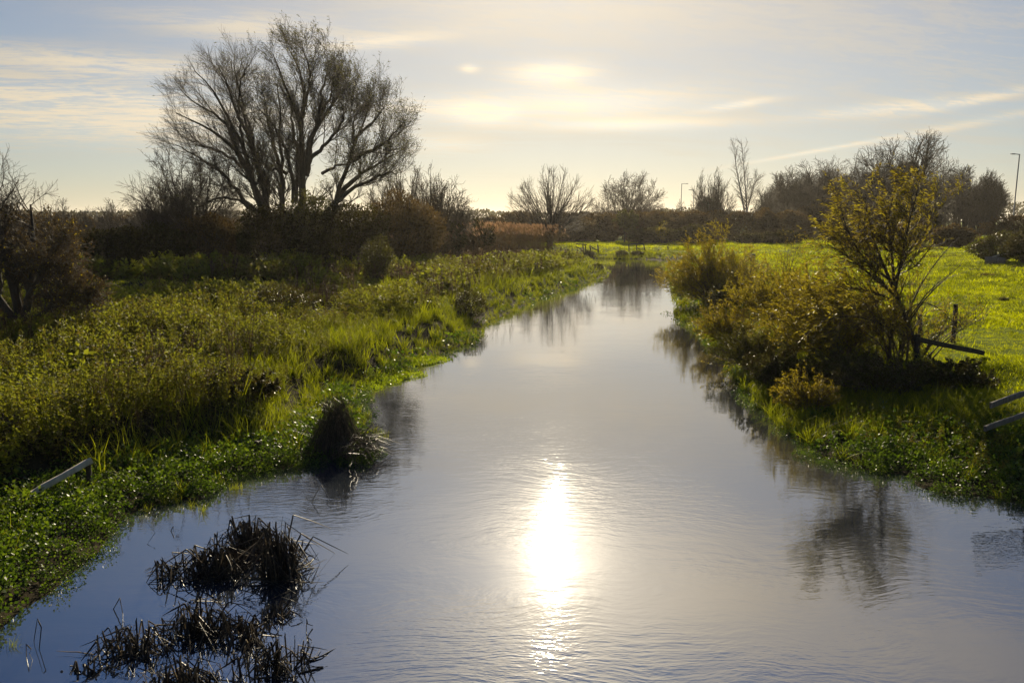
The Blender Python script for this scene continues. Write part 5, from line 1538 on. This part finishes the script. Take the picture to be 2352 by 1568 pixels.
# dead seed stalks
def stalks(name, label, px, py, top, n, w, seed, head=.022, Lm=BROWN_LEAF, cat='dead plant'):
    rng = np.random.default_rng(seed)
    b = on(px, py)
    root = empty(name, b, label, cat)
    H = top_z(top, b[1]) - b[2]
    sp, hp_ = [], []
    for q in range(n):
        p0 = b + np.array([rng.normal(0, w * .3), rng.normal(0, w * .3), -.05])
        h = H * rng.uniform(.6, 1)
        e = p0 + np.array([rng.normal(0, w * .6), rng.normal(0, w * .4), h])
        sp.append(([p0, (p0 + e) / 2 + rng.normal(0, .02, 3), e], .006, .003))
        hp_.append(e)
    P0, R0 = lines(sp, 6)
    P1, R1 = spawn(P0, R0, 4, .5, .95, 32, 8, (H * .12, H * .25), 4, rng, .05, (0, 0, .4), .7, .6)
    tips = np.concatenate([P0[:, -1], P1[:, -1]])
    P2 = np.stack([tips + np.array([0, 0, k * head * .8]) for k in (-.6, 0, 1.2, 2.4)], 1)
    R2 = np.tile(np.array([.3, 1, .9, .2]) * head * .7, (len(tips), 1))
    mk('stems', join([tubes(P0, R0, 4), tubes(P1, R1, 3), tubes(P2, R2, 6)]), TWIG, root, True)
stalks('teasel', 'dry brown teasel with round seed heads beside the tall meadow post', 2222, 785, 712, 5, .35, 260)
stalks('dock_stalks', 'dark dead dock stalks rising from the herbs near the bend', 1160, 672, 600, 8, .8, 261, .03)
stalks('dock_stalks', 'dark dead stalks at the reed edge left of the bend', 1345, 640, 578, 7, .8, 262, .04)
stalks('dead_umbel', 'brown dead umbels at the near left frame edge', 25, 1010, 940, 7, .5, 263, .03)

# ---- street lamps along the road behind the trees
STEEL = bark_mat('galvanised_steel', (.11, .115, .12), (.15, .155, .16), 3.0, .55, .5, 0)
def lamp(label, px, top, Y, arm, foot=-.2):
    x = far(px, top, Y)[0]
    zt = top_z(top, Y)
    zb = gz(x, Y)
    root = empty('street_lamp', (x, Y, zb), label, 'street lamp', 'street lamps on the road behind the trees')
    z = np.array([zb + foot, zb + 1.4, zb + 1.41, zt])
    P_ = np.stack([np.full(4, x), np.full(4, Y), z], 1)[None]
    mk('post', tubes(P_, np.array([[.13, .13, .085, .06]]) * max(1, Y / 160), 10), STEEL, root, True)
    A = np.array([[[x, Y, zt - .06], [x + arm * .4, Y, zt - .01], [x + arm * .62, Y, zt]]])
    mk('arm', tubes(A, np.full((1, 3), .045 * max(1, Y / 160)), 8), STEEL, root, True)
    h0, h1 = np.array([x + arm * .58, Y, zt]), np.array([x + arm, Y, zt + .01])
    mk('lamp_head', beam(h0, h1, .26, .13 * max(1, Y / 160), RT, 4, .002, .8), STEEL, root)
lamp('tall street lamp at the right frame edge with its arm to the left', 2342, 354, 95, -1.05)
lamp('street lamp left of the ivy covered clump, the nearer of two', 1566, 422, 185, 1.5)
lamp('street lamp with a left arm just behind the ivy covered clump', 1594, 436, 200, -1.4)
lamp('street lamp standing before the wide bare tree right of the ivy', 2106, 385, 150, -1.4)
lamp('street lamp seen through the birch crown', 1717, 411, 205, 1.2)
lamp('street lamp rising beside the small oval tree', 1804, 449, 210, 1.4)
lamp('street lamp seen within the round tree behind the hedge', 1414, 446, 200, -1.4)
lamp('street lamp above the bushes left of the great willow', 222, 486, 150, -2.6)

# far edges: a low wooded rise and the pale roof of a shed
def far_rise():
    rng = np.random.default_rng(270)
    n = 30000
    x = rng.uniform(-520, 520, n)
    y = 430 + rng.normal(0, 14, n) + .0 * x
    h = 5.5 + 3.5 * Noise2(31, 30.)(x, y * .1) + 5 * sstep(x, 180, 300)
    z = ground_z(x, y) + h * rng.random(n) ** .6
    d = rand_dirs(n, rng); d[:, 2] = np.abs(d[:, 2])
    tag(mk('distant_woodland', leaves(np.stack([x, y, z], 1), d, rng.uniform(.8, 2.0, n), 1.2, rng, rng.random(n), .2), DARK_LEAF), 'dark line of distant woodland on the horizon', 'woodland', kind='stuff')
far_rise()
def shed():
    Y = 210
    c = far(1160, 509, Y)
    zb = gz(c[0], Y)
    root = empty('farm_shed', (c[0], Y, zb), 'low far shed with a pale shining roof beyond the hedge', 'shed')
    w, zt = 3.6, c[2]
    wm = bark_mat('shed_wall', (.05, .045, .04), (.08, .07, .06), 2., .8, .3, 0)
    rm = bark_mat('shed_roof', (.45, .44, .42), (.6, .58, .55), 2., .25, .5, 0)
    mk('wall', beam((c[0], Y, zb - .2), (c[0], Y, zt - .05), 2 * w, 6.0, RT, 2, .001), wm, root)
    mk('roof', beam((c[0] - w - .3, Y, zt + .1), (c[0] + w + .3, Y, zt + .1), 6.6, .22, RT, 2, .001), rm, root)
shed()
# ------------------------------------------------------------------ the air: thin autumn haze lit by the low sun
def make_haze():
    x0, x1, y0, y1, z0, z1 = -3200, 3200, -450, 4400, -4, 32
    V = np.array([(x, y, z) for x in (x0, x1) for y in (y0, y1) for z in (z0, z1)], float)
    Fq = np.array([(0, 1, 3, 2), (4, 6, 7, 5), (0, 4, 5, 1), (2, 3, 7, 6), (0, 2, 6, 4), (1, 5, 7, 3)])
    m, t = new_mat('haze_air')
    v = node(t, 'ShaderNodeVolumePrincipled', i_Color=(1.0, .93, .84, 1), i_Density=HAZE, i_Anisotropy=.55)
    node(t, 'ShaderNodeOutputMaterial', i_Volume=v.outputs[0])
    tag(mk('haze', (V, Fq, None), m), kind='stuff')
HAZE = .00015
make_haze()
